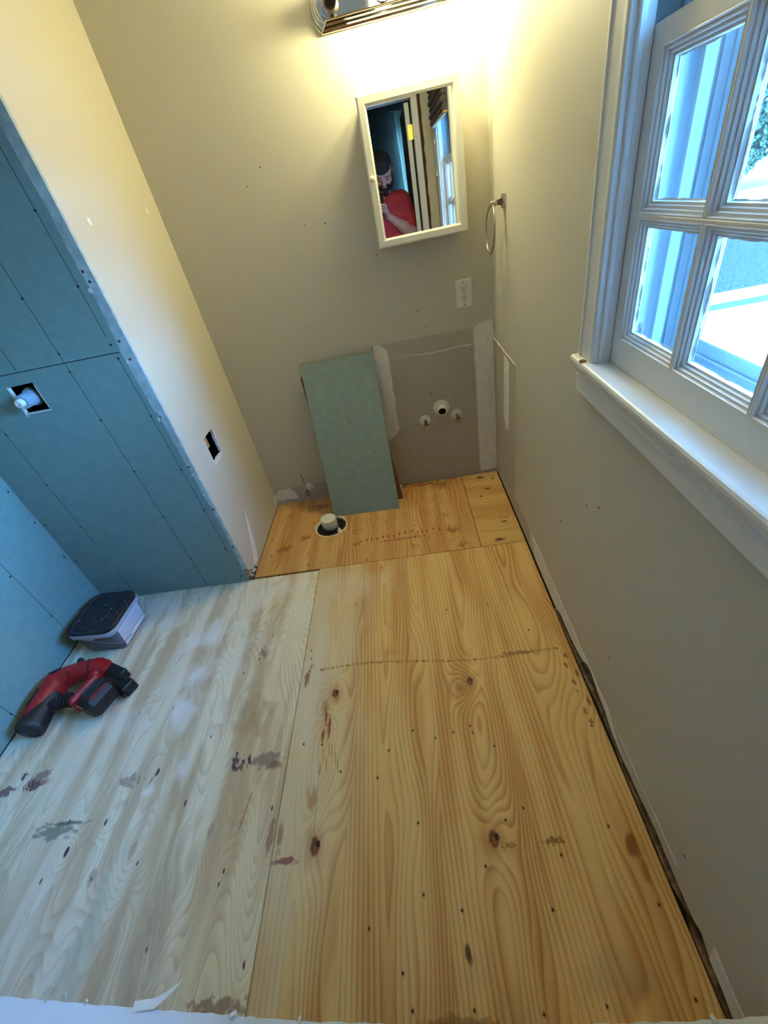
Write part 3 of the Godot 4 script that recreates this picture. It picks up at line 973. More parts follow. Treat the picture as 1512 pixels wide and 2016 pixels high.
	p.blot(-1.78, 1.715, 0.09, 0.006, Color(0.34, 0.36, 0.33), 0.7, 0.9, 50, 110, 0.5)
	p.blot(-1.62, 1.60, 0.05, 0.025, Color(0.55, 0.44, 0.40), 0.55, 1.0, 70, 60, 0.5)
	p.blot(-1.235, 1.14, 0.02, 0.04, Color(0.50, 0.33, 0.26), 0.65, 1.0, 90, 50, 0.5)
	p.blot(-1.2, 1.42, 0.09, 0.10, Color(0.68, 0.56, 0.43), 0.5, 0.7, 24, 20, 0.8)
	p.blot(-1.40, 1.65, 0.05, 0.2, Color(0.68, 0.57, 0.40), 0.5, 0.8, 26, 8, 0.8)
	p.blot(-1.33, 1.95, 0.06, 0.25, Color(0.62, 0.52, 0.40), 0.45, 0.8, 26, 8, 0.8)
	p.blot(-1.55, 2.02, 0.05, 0.25, Color(0.70, 0.70, 0.60), 0.5, 0.8, 26, 8, 0.8)
	p.blot(-1.95, 1.95, 0.07, 0.35, Color(0.64, 0.57, 0.40), 0.4, 0.8, 26, 6, 0.8)
	for s in [[-1.774, 0.906, 0.13, 0.10, 0.55], [-1.506, 1.003, 0.14, 0.10, 0.85], [-1.529, 1.206, 0.10, 0.14, 0.75], [-1.512, 1.361, 0.08, 0.12, 0.7], [-1.422, 1.587, 0.045, 0.06, 0.75], [-1.538, 1.641, 0.03, 0.025, 0.8], [-1.265, 0.79, 0.22, 0.12, 0.55], [-1.924, 0.765, 0.2, 0.08, 0.4], [-1.74, 1.379, 0.12, 0.10, 0.4], [-1.109, 0.93, 0.10, 0.25, 0.4], [-1.36, 1.12, 0.16, 0.16, 0.4]]:
		p.blot(s[0], s[1], s[2], s[3], Color(0.93, 0.92, 0.89), s[4], 0.9, 14, 9, 0.9)  # dust patches, window light partly put into their colour
	p.blot(-1.12, 2.125, 0.09, 0.02, Color(0.45, 0.33, 0.25), 0.55, 0.8, 60, 60, 0.5)
	g = ply_geo(o, size)
	g.span(Vector3(o.x, -0.018, o.y), Vector3(o.x + size.x, 0, ze), 0.0012)
	put("plywood_panel", g, wood(p.im, 0.6), fl)
	# far sheet round the toilet flange
	o = Vector2(X1 + 0.004, 0.006)
	size = Vector2(-0.222 - (X1 + 0.004), zj - 0.0012 - 0.006)
	kn = [[-0.62, 0.12, 0.02], [-1.22, 0.2, 0.01]]
	p = panel_of(plywood(1180, 656, size, o, 83, 0.0, [-1.30, -0.95, -0.62, -0.36], kn, Color(0.85, 0.67, 0.42), Color(0.64, 0.41, 0.19), Color(0.78, 0.55, 0.30)), o, size)
	var rng := RandomNumberGenerator.new()
	rng.seed = 5
	for k in 120:
		var r := rng.randf_range(0.0015, 0.005)
		p.blot(rng.randf_range(o.x, o.x + size.x), rng.randf_range(0.03, zj), r, r * rng.randf_range(1.2, 3.0), Color(0.40, 0.22, 0.11), rng.randf_range(0.4, 0.8), 0.8, 120, 60, 0.6)
	for s in [[-0.595, 0.02, 0.06, 0.02], [-0.45, 0.03, 0.08, 0.016], [-0.36, 0.06, 0.05, 0.05], [-0.67, 0.10, 0.02, 0.05], [-1.27, 0.46, 0.05, 0.03], [-1.16, 0.39, 0.03, 0.03], [-0.85, 0.50, 0.03, 0.02], [-0.34, 0.50, 0.04, 0.03], [-0.30, 0.62, 0.03, 0.03], [-1.1, 0.10, 0.10, 0.03]]:
		p.blot(s[0], s[1], s[2], s[3], Color(0.50, 0.26, 0.12), 0.55, 1.0, 60, 40, 0.6)
	p.blot(-0.28, 0.62, 0.03, 0.3, Color(0.9, 0.75, 0.5), 0.35, 0.4, 50, 5, 0.9)
	for k in 14:   # row of red-brown drips
		var x := -0.80 + k * 0.030 + rng.randf_range(-0.006, 0.006)
		p.blot(x, 0.475 + rng.randf_range(-0.012, 0.015), 0.005, 0.016, Color(0.46, 0.17, 0.09), 0.8, 0.6, 110, 50, 0.5)
	p.blot(-0.60, 0.515, 0.14, 0.007, Color(0.52, 0.24, 0.14), 0.65, 1.2, 90, 120, 0.5)
	var ink := Color(0.25, 0.15, 0.09)
	for e in [[-0.889, 0.275, -0.786, 0.296], [-0.786, 0.296, -0.785, 0.345], [-0.785, 0.345, -0.886, 0.322], [-0.886, 0.322, -0.889, 0.275], [-0.757, 0.287, -0.715, 0.40], [-0.757, 0.287, -0.715, 0.297], [-0.715, 0.297, -0.69, 0.385], [-0.72, 0.33, -0.695, 0.34], [-0.71, 0.36, -0.69, 0.365]]:
		p.stroke(e[0], e[1], e[2], e[3], 0.0014, ink, 0.75)
	for e in [-0.85, -0.838, -0.826]:
		p.stroke(e, 0.296, e + 0.003, 0.318, 0.0014, ink, 0.7)
	p.digits("67-1", -0.88, 0.38, 0.0034, ink)
	for k in 9:
		p.stroke(-0.66 + k * 0.011, 0.27 + 0.002 * k, -0.652 + k * 0.011, 0.345 + 0.002 * k, 0.0012, ink, 0.4)
	for k in 5:
		p.stroke(-0.50 + k * 0.018, 0.29, -0.495 + k * 0.018, 0.345, 0.002, Color(0.42, 0.22, 0.1), 0.45)
	g = ply_geo(o, size)
	var fc := Vector2(-1.0155, 0.316)
	var hr := 0.094
	var q := 0.105
	var e0 := o
	var e1 := o + size
	for s in [[e0.x, e0.y, e1.x, fc.y - q], [e0.x, fc.y + q, e1.x, e1.y], [e0.x, fc.y - q, fc.x - q, fc.y + q], [fc.x + q, fc.y - q, e1.x, fc.y + q]]:
		g.span(Vector3(s[0], -0.018, s[1]), Vector3(s[2], 0, s[3]))
	for k in 48:
		var a := TAU * k / 48
		var b := TAU * (k + 1) / 48
		var da := Vector3(cos(a), 0, sin(a))
		var db := Vector3(cos(b), 0, sin(b))
		var c := Vector3(fc.x, 0, fc.y)
		var sa := q / maxf(absf(cos(a)), absf(sin(a)))
		var sb := q / maxf(absf(cos(b)), absf(sin(b)))
		g.quad(c + da * sa, c + da * hr, c + db * hr, c + db * sb)
		g.quad(c + da * hr, c + da * hr + Vector3.DOWN * 0.018, c + db * hr + Vector3.DOWN * 0.018, c + db * hr)
	put("plywood_panel", g, wood(p.im, 0.55), fl)
	# small sheet in the far right corner, grain running across
	o = Vector2(-0.219, 0.006)
	size = Vector2(-0.006 + 0.219, zj - 0.0012 - 0.006)
	kn = [[-0.115, 0.052, 0.016], [-0.095, 0.175, 0.011], [-0.07, 0.491, 0.009], [-0.123, 0.625, 0.016]]
	p = panel_of(plywood(320, 720, size, o, 91, 0.0, [0.08, 0.30, 0.56], kn, Color(0.86, 0.70, 0.44), Color(0.66, 0.44, 0.21), Color(0.80, 0.60, 0.34), true), o, size)
	for k in kn:
		p.blot(k[0], k[1], k[2] * 2.0, k[2] * 1.0, Color(0.45, 0.22, 0.10), 0.8, 0.4, 60, 60, 0.6)
		p.blot(k[0], k[1], k[2] * 0.8, k[2] * 0.5, Color(0.28, 0.13, 0.07), 0.8, 0.3, 60, 60, 0.5)
	p.blot(-0.143, 0.245, 0.006, 0.012, Color(0.15, 0.08, 0.05), 0.9, 0.6, 90, 60, 0.5)
	p.blot(-0.045, 0.08, 0.007, 0.008, Color(0.2, 0.1, 0.06), 0.9, 0.6, 90, 60, 0.5)
	g = ply_geo(o, size)
	g.span(Vector3(o.x, -0.018, o.y), Vector3(o.x + size.x, 0, o.y + size.y), 0.0012)
	put("plywood_panel", g, wood(p.im, 0.55), fl)

# ---------------------------------------------------------------- the window
const SIDE := Basis(Vector3(0, 0, 1), Vector3(0, 1, 0), Vector3(-1, 0, 0))      # local x along +z, y up, local z into the room
const PLAN := Basis(Vector3(0, 0, 1), Vector3(-1, 0, 0), Vector3(0, -1, 0))     # outline drawn as (z, -x), pushed along -y
const ELEV := Basis(Vector3(-1, 0, 0), Vector3(0, 1, 0), Vector3(0, 0, -1))     # outline drawn as (-x, y), pushed along -z

func poly(a: Array) -> PackedVector2Array:
	var p := PackedVector2Array()
	for k in range(0, a.size(), 2):
		p.append(Vector2(a[k], a[k + 1]))
	return p

# one sash: face at -x = zf (local), columns and rows of panes
func sash(called: String, parent: Node, zf: float, y0: float, y1: float, cols: Array, rows: Array, z0: float, z1: float, full := true) -> void:
	var g := Geo.new()
	g.xf = Transform3D(SIDE, Vector3.ZERO)
	var d := 0.034
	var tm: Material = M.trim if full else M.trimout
	# stiles and rails
	g.span(Vector3(z0, y0, zf - d), Vector3(cols[0][0], y1, zf), 0.0012)
	g.span(Vector3(cols[-1][1], y0, zf - d), Vector3(z1, y1, zf), 0.0012)
	g.span(Vector3(cols[0][0], y0, zf - d), Vector3(cols[-1][1], rows[0][0], zf), 0.0)
	g.span(Vector3(cols[0][0], rows[-1][1], zf - d), Vector3(cols[-1][1], y1, zf), 0.0)
	var s: Node3D = put(called, g, tm, parent)
	g = Geo.new()
	g.xf = Transform3D(SIDE, Vector3.ZERO)
	for k in cols.size() - 1:
		g.span(Vector3(cols[k][1], rows[0][0], zf - d), Vector3(cols[k + 1][0], rows[-1][1], zf), 0.001)
	put("muntin_upright", g, tm, s)
	if rows.size() > 1:
		g = Geo.new()
		g.xf = Transform3D(SIDE, Vector3.ZERO)
		for r in rows.size() - 1:
			g.span(Vector3(cols[0][0], rows[r][1], zf - d), Vector3(cols[-1][1], rows[r + 1][0], zf + 0.0005), 0.001)
		put("muntin_crossbar", g, tm, s)
	for c in cols:
		for r in rows:
			g = Geo.new()
			g.xf = Transform3D(SIDE, Vector3.ZERO)
			g.rect_loft(c[0], c[1], r[0], r[1], [Vector2(0, zf - 0.0005), Vector2(0.0022, zf + 0.0003), Vector2(0.0035, zf - 0.0015), Vector2(0.004, zf - 0.0055), Vector2(0.0078, zf - 0.0045), Vector2(0.0090, zf - 0.006), Vector2(0.0094, zf - 0.0105), Vector2(0.0132, zf - 0.0095), Vector2(0.0144, zf - 0.011), Vector2(0.0148, zf - 0.0155), Vector2(0.0185, zf - 0.0145), Vector2(0.0195, zf - 0.022)])
			put("glazing_moulding", g, tm, s)
			g = Geo.new()
			g.xf = Transform3D(SIDE, Vector3.ZERO)
			g.rect_loft(c[0], c[1], r[0], r[1], [Vector2(0.0195, zf - 0.022), Vector2(0.0185, zf - 0.024), Vector2(0.0, zf - 0.034)])
			put("putty", g, M.trimout, s)
			g = Geo.new()
			g.xf = Transform3D(SIDE, Vector3.ZERO)
			var a := Vector3(c[0] + 0.018, r[0] + 0.018, zf - 0.0222)
			var b := Vector3(c[1] - 0.018, r[1] - 0.018, zf - 0.0222)
			g.quad(a, Vector3(b.x, a.y, a.z), b, Vector3(a.x, b.y, a.z))
			put("pane", g, M.glass, s)
			if full:   # uneven bead of old paint on the glass
				g = Geo.new()
				g.xf = Transform3D(SIDE, Vector3.ZERO)
				var rng := RandomNumberGenerator.new()
				rng.seed = int(c[0] * 1000 + r[0] * 77)
				for e in 4:
					var p0 := Vector2(c[0] + 0.0185, r[0] + 0.0185)
					var p1 := Vector2(c[1] - 0.0185, r[1] - 0.0185)
					var q := [p0, Vector2(p1.x, p0.y), p1, Vector2(p0.x, p1.y)]
					var m: Vector2 = q[e]
					var n: Vector2 = q[(e + 1) % 4]
					var t := (n - m).normalized()
					var inw := Vector2(-t.y, t.x)
					var k := int(m.distance_to(n) / 0.006)
					var last := 0.0018
					for j in k:
						var w := clampf(last + rng.randf_range(-0.0014, 0.0014), 0.0008, 0.004)
						var u := m.lerp(n, float(j) / k)
						var v := m.lerp(n, float(j + 1) / k)
						g.quad(Vector3(u.x, u.y, zf - 0.0216), Vector3(v.x, v.y, zf - 0.0216), Vector3(v.x + inw.x * w, v.y + inw.y * w, zf - 0.0219), Vector3(u.x + inw.x * last, u.y + inw.y * last, zf - 0.0219))
						last = w
				put("paint_bead", g, tm, s)

func window() -> void:
	var w: Node3D = group_node("window_1", "white double hung window with panes in three columns, over a deep white stool")
	var g := Geo.new()
	# casing, moulded
	var prof := poly([1.118, 0, 1.118, 0.013, 1.122, 0.016, 1.128, 0.016, 1.131, 0.0125, 1.172, 0.0105, 1.175, 0.0125, 1.181, 0.0142, 1.188, 0.0140, 1.192, 0.0115, 1.1955, 0.011, 1.1955, 0])
	g.xf = Transform3D(PLAN, Vector3.ZERO)
	g.prism(prof, -2.20, -1.041)
	put("casing", g, M.trim, w)
	g = Geo.new()
	var prof2 := PackedVector2Array()
	for p in prof:
		prof2.append(Vector2(3.101 - p.x, p.y))
	g.xf = Transform3D(PLAN, Vector3.ZERO)
	g.prism(prof2, -2.20, -1.041)
	put("casing", g, M.trim, w)
	g = Geo.new()
	g.xf = Transform3D(ELEV, Vector3.ZERO)
	g.prism(poly([0, 2.20, 0.016, 2.20, 0.016, 2.19, 0.012, 2.185, 0.012, 2.145, 0.018, 2.14, 0.018, 2.13, 0.012, 2.12, 0, 2.12]), -1.983, -1.118)
	put("casing", g, M.trim, w)
	# stool and apron
	g = Geo.new()
	g.xf = Transform3D(ELEV, Vector3.ZERO)
	g.prism(poly([-0.036, 1.018, 0.025, 1.018, 0.030, 1.021, 0.0325, 1.026, 0.0325, 1.033, 0.030, 1.038, 0.026, 1.040, -0.036, 1.040]), -1.991, -1.110)
	put("stool", g, M.trim, w)
	g = Geo.new()
	g.xf = Transform3D(ELEV, Vector3.ZERO)
	g.prism(poly([0, 0.944, 0.011, 0.944, 0.013, 0.948, 0.013, 0.982, 0.016, 0.987, 0.016, 0.991, 0.012, 0.994, 0.015, 0.999, 0.021, 1.006, 0.023, 1.012, 0.023, 1.018, 0, 1.018]), -1.985, -1.116)
	put("apron", g, M.trim, w)
	# jambs with stops and tracks, outline as (z, -x)
	var jp := [1.18, -0.0268, 1.197, -0.0268, 1.197, -0.066, 1.207, -0.0665, 1.207, -0.078, 1.197, -0.0785, 1.197, -0.112, 1.209, -0.1125, 1.209, -0.134, 1.199, -0.1345, 1.199, -0.144, 1.203, -0.1445, 1.203, -0.152, 1.199, -0.1525, 1.199, -0.162, 1.204, -0.1625, 1.204, -0.172, 1.199, -0.1725, 1.199, -0.20, 1.199, -0.215, 1.18, -0.215]
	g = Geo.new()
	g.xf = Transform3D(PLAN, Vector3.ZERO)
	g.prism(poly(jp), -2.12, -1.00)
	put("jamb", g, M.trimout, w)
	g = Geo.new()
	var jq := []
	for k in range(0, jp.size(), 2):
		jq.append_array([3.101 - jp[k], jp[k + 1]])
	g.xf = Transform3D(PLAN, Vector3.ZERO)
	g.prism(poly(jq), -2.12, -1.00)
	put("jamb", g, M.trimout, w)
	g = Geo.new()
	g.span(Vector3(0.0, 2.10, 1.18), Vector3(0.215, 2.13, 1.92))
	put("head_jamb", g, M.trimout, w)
	var sp := [1.18, 0.0, 1.197, 0.0, 1.203, -0.0005, 1.2045, -0.003, 1.2045, -0.010, 1.2025, -0.013, 1.2025, -0.0265, 1.18, -0.0265]
	var sq := []
	for k in range(0, sp.size(), 2):
		sq.append_array([3.101 - sp[k], sp[k + 1]])
	for q in [sp, sq]:
		g = Geo.new()
		g.xf = Transform3D(PLAN, Vector3.ZERO)
		g.prism(poly(q), -2.12, -1.036)
		put("window_stop", g, M.trim, w)
	# sloping sill
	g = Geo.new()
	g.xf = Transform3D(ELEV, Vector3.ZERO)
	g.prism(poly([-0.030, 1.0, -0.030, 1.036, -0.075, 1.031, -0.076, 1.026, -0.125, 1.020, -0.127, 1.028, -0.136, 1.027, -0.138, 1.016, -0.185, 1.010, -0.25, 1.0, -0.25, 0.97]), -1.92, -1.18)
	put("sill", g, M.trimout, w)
	# sashes
	var cols := [[1.234, 1.4395], [1.4450, 1.6475], [1.6530, 1.866]]
	sash("lower_sash", w, -0.028, 1.0405, 1.590, cols, [[1.099, 1.3285], [1.3335, 1.561]], 1.1985, 1.9025)
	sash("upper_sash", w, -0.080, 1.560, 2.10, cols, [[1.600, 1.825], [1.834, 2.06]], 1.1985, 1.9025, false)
	# outer storm frame
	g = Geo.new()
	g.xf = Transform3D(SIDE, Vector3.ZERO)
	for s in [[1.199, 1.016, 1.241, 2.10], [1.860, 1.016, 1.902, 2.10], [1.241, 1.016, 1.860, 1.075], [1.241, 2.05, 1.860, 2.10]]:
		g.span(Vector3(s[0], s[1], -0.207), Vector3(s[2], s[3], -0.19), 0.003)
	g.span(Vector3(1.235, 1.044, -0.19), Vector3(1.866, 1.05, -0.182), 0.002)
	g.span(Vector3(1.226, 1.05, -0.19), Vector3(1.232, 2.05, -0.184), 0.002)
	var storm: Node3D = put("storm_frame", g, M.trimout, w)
	g = Geo.new()
	g.span(Vector3(0.176, 1.047, 1.2), Vector3(0.189, 1.062, 1.25), 0.001)
	put("latch_rail", g, mat(Color(0.55, 0.56, 0.57), 0.6), storm)
	g = Geo.new()
	g.xf = Transform3D(SIDE, Vector3.ZERO)
	g.quad(Vector3(1.236, 1.07, -0.199), Vector3(1.865, 1.07, -0.199), Vector3(1.865, 2.06, -0.199), Vector3(1.236, 2.06, -0.199))
	put("storm_pane", g, M.glass, storm)
	g = Geo.new()   # little catch on the jamb
	g.span(Vector3(0.085, 1.085, 1.196), Vector3(0.099, 1.115, 1.2), 0.0012)
	g.span(Vector3(0.089, 1.093, 1.198), Vector3(0.095, 1.106, 1.203), 0.001)
	put("sash_catch", g, mat(Color(0.5, 0.48, 0.46), 0.5, 0.5), w)

	# woven shade raised at the head of the window, with its cords
	var sh := thing("window_shade", "rolled up grey woven shade at the top of the window, seen in the mirror", "shade", Vector3(-0.03, 1.80, 1.55))
	var weave := bump(mottle(mat(Color.WHITE, 0.9), Color(0.22, 0.19, 0.16), Color(0.48, 0.42, 0.36), 0.06, 3.0, 15), 0.2, 0.3, 4.0)
	g = Geo.new()
	for k in 6:
		g.box(Vector3(0.0, -0.02 + k * 0.033, 0), Vector3(0.036 + 0.012 * (k % 2), 0.031, 0.72 - 0.01 * (k % 3)), 0.009)
	put("folds", g, weave, sh)
	g = Geo.new()
	g.box(Vector3(0, -0.041, 0), Vector3(0.03, 0.012, 0.72), 0.004)
	put("bottom_rail", g, M.stud, sh)
	g = Geo.new()
	g.box(Vector3(0.004, 0.22, 0), Vector3(0.045, 0.06, 0.74), 0.004)
	put("head_rail", g, M.oldwood, sh)
	for c in [[0.40, 1.70], [0.425, 1.52]]:
		g = Geo.new()
		var pts := []
		for k in 9:
			pts.append(Vector3(0.006 + 0.003 * sin(k * 1.7), lerpf(0.17, c[1] - 1.80, k / 8.0), c[0] - 0.03 * (1.0 - k / 8.0) + 0.004 * sin(k * 1.3)))
		g.tube(pts, [0.0016], 6)
		put("cord", g, M.plastic, sh)
		g = Geo.new()
		g.xf = Transform3D(Basis(), pts[-1] + Vector3(0, -0.03, 0))
		g.lathe([Vector2(0, 0), Vector2(0.008, 0.003), Vector2(0.009, 0.012), Vector2(0.004, 0.03), Vector2(0, 0.032)], 14)
		put("cord_knob", g, M.plastic, sh)

	var coin := Geo.new()
	coin.xf = Transform3D(Basis(), Vector3(-0.0236, 1.0402, 1.172))
	coin.lathe([Vector2(0, 0), Vector2(0.0088, 0), Vector2(0.009, 0.0004), Vector2(0.009, 0.0013), Vector2(0.0086, 0.0016), Vector2(0.0078, 0.0012), Vector2(0, 0.0013)], 28)
	tag(put("coin", coin, mat(Color(0.42, 0.36, 0.28), 0.4, 0.8)), "small dull brown coin lying on the end of the window stool", "coin")

# ---------------------------------------------------------------- door wall and the dark room behind
func door_side() -> void:
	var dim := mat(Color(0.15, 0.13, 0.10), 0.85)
	var g := Geo.new()
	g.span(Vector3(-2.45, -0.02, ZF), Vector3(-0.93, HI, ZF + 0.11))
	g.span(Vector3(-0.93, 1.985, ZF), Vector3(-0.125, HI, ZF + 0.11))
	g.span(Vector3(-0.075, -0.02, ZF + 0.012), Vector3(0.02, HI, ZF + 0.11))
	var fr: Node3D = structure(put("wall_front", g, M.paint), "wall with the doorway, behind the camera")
	g = Geo.new()   # raw wood left bare beside the door frame, and ragged drywall next to it
	g.span(Vector3(-0.088, -0.02, ZF + 0.004), Vector3(-0.06, HI, ZF + 0.02))
	put("bare_stud", g, mat(Color(0.34, 0.19, 0.13), 0.85), fr)
	g = Geo.new()
	var rng := RandomNumberGenerator.new()
	rng.seed = 3
	var e := PackedVector2Array()
	e.append_array(ragged(Vector2(-0.072, 0.0), Vector2(-0.064, HI), 0.04, 0.004, rng))
	e.append(Vector2(0.0, HI))
	e.append(Vector2(0.0, 0.0))
	g.prism(e, ZF - 0.004, ZF + 0.012)
	put("ragged_drywall", g, M.paint, fr)
	var tr: Node3D = group_node("trim_1", "white frame of the doorway")
	g = Geo.new()
	g.span(Vector3(-0.137, 0.0, ZF - 0.002), Vector3(-0.09, 2.02, ZF + 0.112), 0.002)
	put("jamb", g, M.trim, tr)
	g = Geo.new()
	g.span(Vector3(-0.95, 0.0, ZF - 0.002), Vector3(-0.918, 2.02, ZF + 0.112), 0.002)
	put("jamb", g, M.trim, tr)
	g = Geo.new()
	g.span(Vector3(-0.95, 1.985, ZF - 0.004), Vector3(-0.09, 2.03, ZF + 0.114), 0.002)
	g.span(Vector3(-0.99, 1.995, ZF - 0.014), Vector3(-0.09, 2.07, ZF), 0.003)
	put("head_casing", g, M.trim, tr)
	# door swung open into the dark room
	var d: Node3D = group_node("door_1", "grey door swung open beside the photographer, with a brass hinge")
	g = Geo.new()
	g.span(Vector3(-0.186, 0.012, ZF + 0.10), Vector3(-0.149, 1.975, ZF + 0.86), 0.002)
	put("door_leaf", g, mat(Color(0.45, 0.50, 0.52), 0.5), d)
	g = Geo.new()
	g.span(Vector3(-0.185, 0.014, ZF + 0.0985), Vector3(-0.15, 1.973, ZF + 0.101), 0.001)
	put("door_edge", g, M.trim, d)
	g = Geo.new()
	g.span(Vector3(-0.1495, 0.0, ZF + 0.1125), Vector3(-0.12, 1.985, ZF + 0.16))  # black strip added to shade the hinge gap and stop hall light
	put("gap_shade_strip", g, M.dark, d)
	g = Geo.new()
	var brass := mat(Color(0.86, 0.66, 0.24), 0.25, 1.0)
	g.xf = Transform3D(Basis(), Vector3(-0.155, 1.80, ZF + 0.096))
	var hp := PackedVector2Array()
	for k in 20:
		var a := TAU * k / 20
		hp.append(Vector2(clampf(cos(a) * 1.6, -1, 1) * 0.017, clampf(sin(a) * 1.25, -1, 1) * 0.044))
	g.prism(hp, 0, 0.0025)
	g.tube([Vector3(0.02, -0.044, 0.0), Vector3(0.02, 0.044, 0.0)], [0.005], 12)
	var hinge: Node3D = put("hinge", g, brass, d)
	for y in [-0.03, 0.0, 0.03]:
		g = Geo.new()
		g.xf = Transform3D(Basis(), Vector3(-0.157, 1.80 + y, ZF + 0.0955)) * Transform3D(Basis(Vector3.RIGHT, -PI / 2), Vector3.ZERO)
		g.lathe([Vector2(0.004, -0.001), Vector2(0.0035, 0.0008), Vector2(0, 0.0004)], 10)
		put("screw", g, M.oldwood, hinge)
	# the other room
	g = Geo.new()
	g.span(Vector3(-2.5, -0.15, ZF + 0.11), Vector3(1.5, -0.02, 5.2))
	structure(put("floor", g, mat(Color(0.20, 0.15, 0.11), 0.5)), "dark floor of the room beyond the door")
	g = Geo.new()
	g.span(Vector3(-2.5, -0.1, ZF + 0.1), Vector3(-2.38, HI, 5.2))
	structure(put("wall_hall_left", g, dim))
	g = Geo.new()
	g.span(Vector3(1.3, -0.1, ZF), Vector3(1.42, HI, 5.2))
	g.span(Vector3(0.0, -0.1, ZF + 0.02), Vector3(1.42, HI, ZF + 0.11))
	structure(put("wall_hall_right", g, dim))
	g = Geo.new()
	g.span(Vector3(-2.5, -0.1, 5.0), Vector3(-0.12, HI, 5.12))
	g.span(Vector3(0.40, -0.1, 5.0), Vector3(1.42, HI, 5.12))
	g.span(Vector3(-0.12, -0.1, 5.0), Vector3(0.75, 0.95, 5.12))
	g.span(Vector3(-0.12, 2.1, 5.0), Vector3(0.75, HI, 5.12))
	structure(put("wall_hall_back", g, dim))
	var cu := thing("curtain", "pale blue green curtain in the dark room behind the open door, seen in the mirror", "curtain", Vector3(0.3, 0.3, 4.9))
	var cloth := mat(Color(0.80, 0.84, 0.74), 0.9)
	cloth.backlight_enabled = true
	cloth.backlight = Color(0.30, 0.30, 0.24)
	g = Geo.new()
	for k in 60:
		for j in 14:
			var p := []
			for q in [[k, j], [k + 1, j], [k + 1, j + 1], [k, j + 1]]:
				var x: float = lerpf(-0.45, 0.5, q[0] / 60.0)
				var y: float = q[1] / 14.0 * 1.92
				p.append(Vector3(x + 0.02 * sin(y * 2.0), y, 0.022 * sin(x * 62.0) * (0.4 + 0.6 * (1.92 - y))))
			g.quad(p[0], p[1], p[2], p[3])
	put("cloth", g, cloth, cu)
	g = Geo.new()
	g.tube([Vector3(-0.52, 1.93, 0.0), Vector3(0.56, 1.93, 0.0)], [0.008], 12)
	put("curtain_rod", g, M.oldwood, cu)

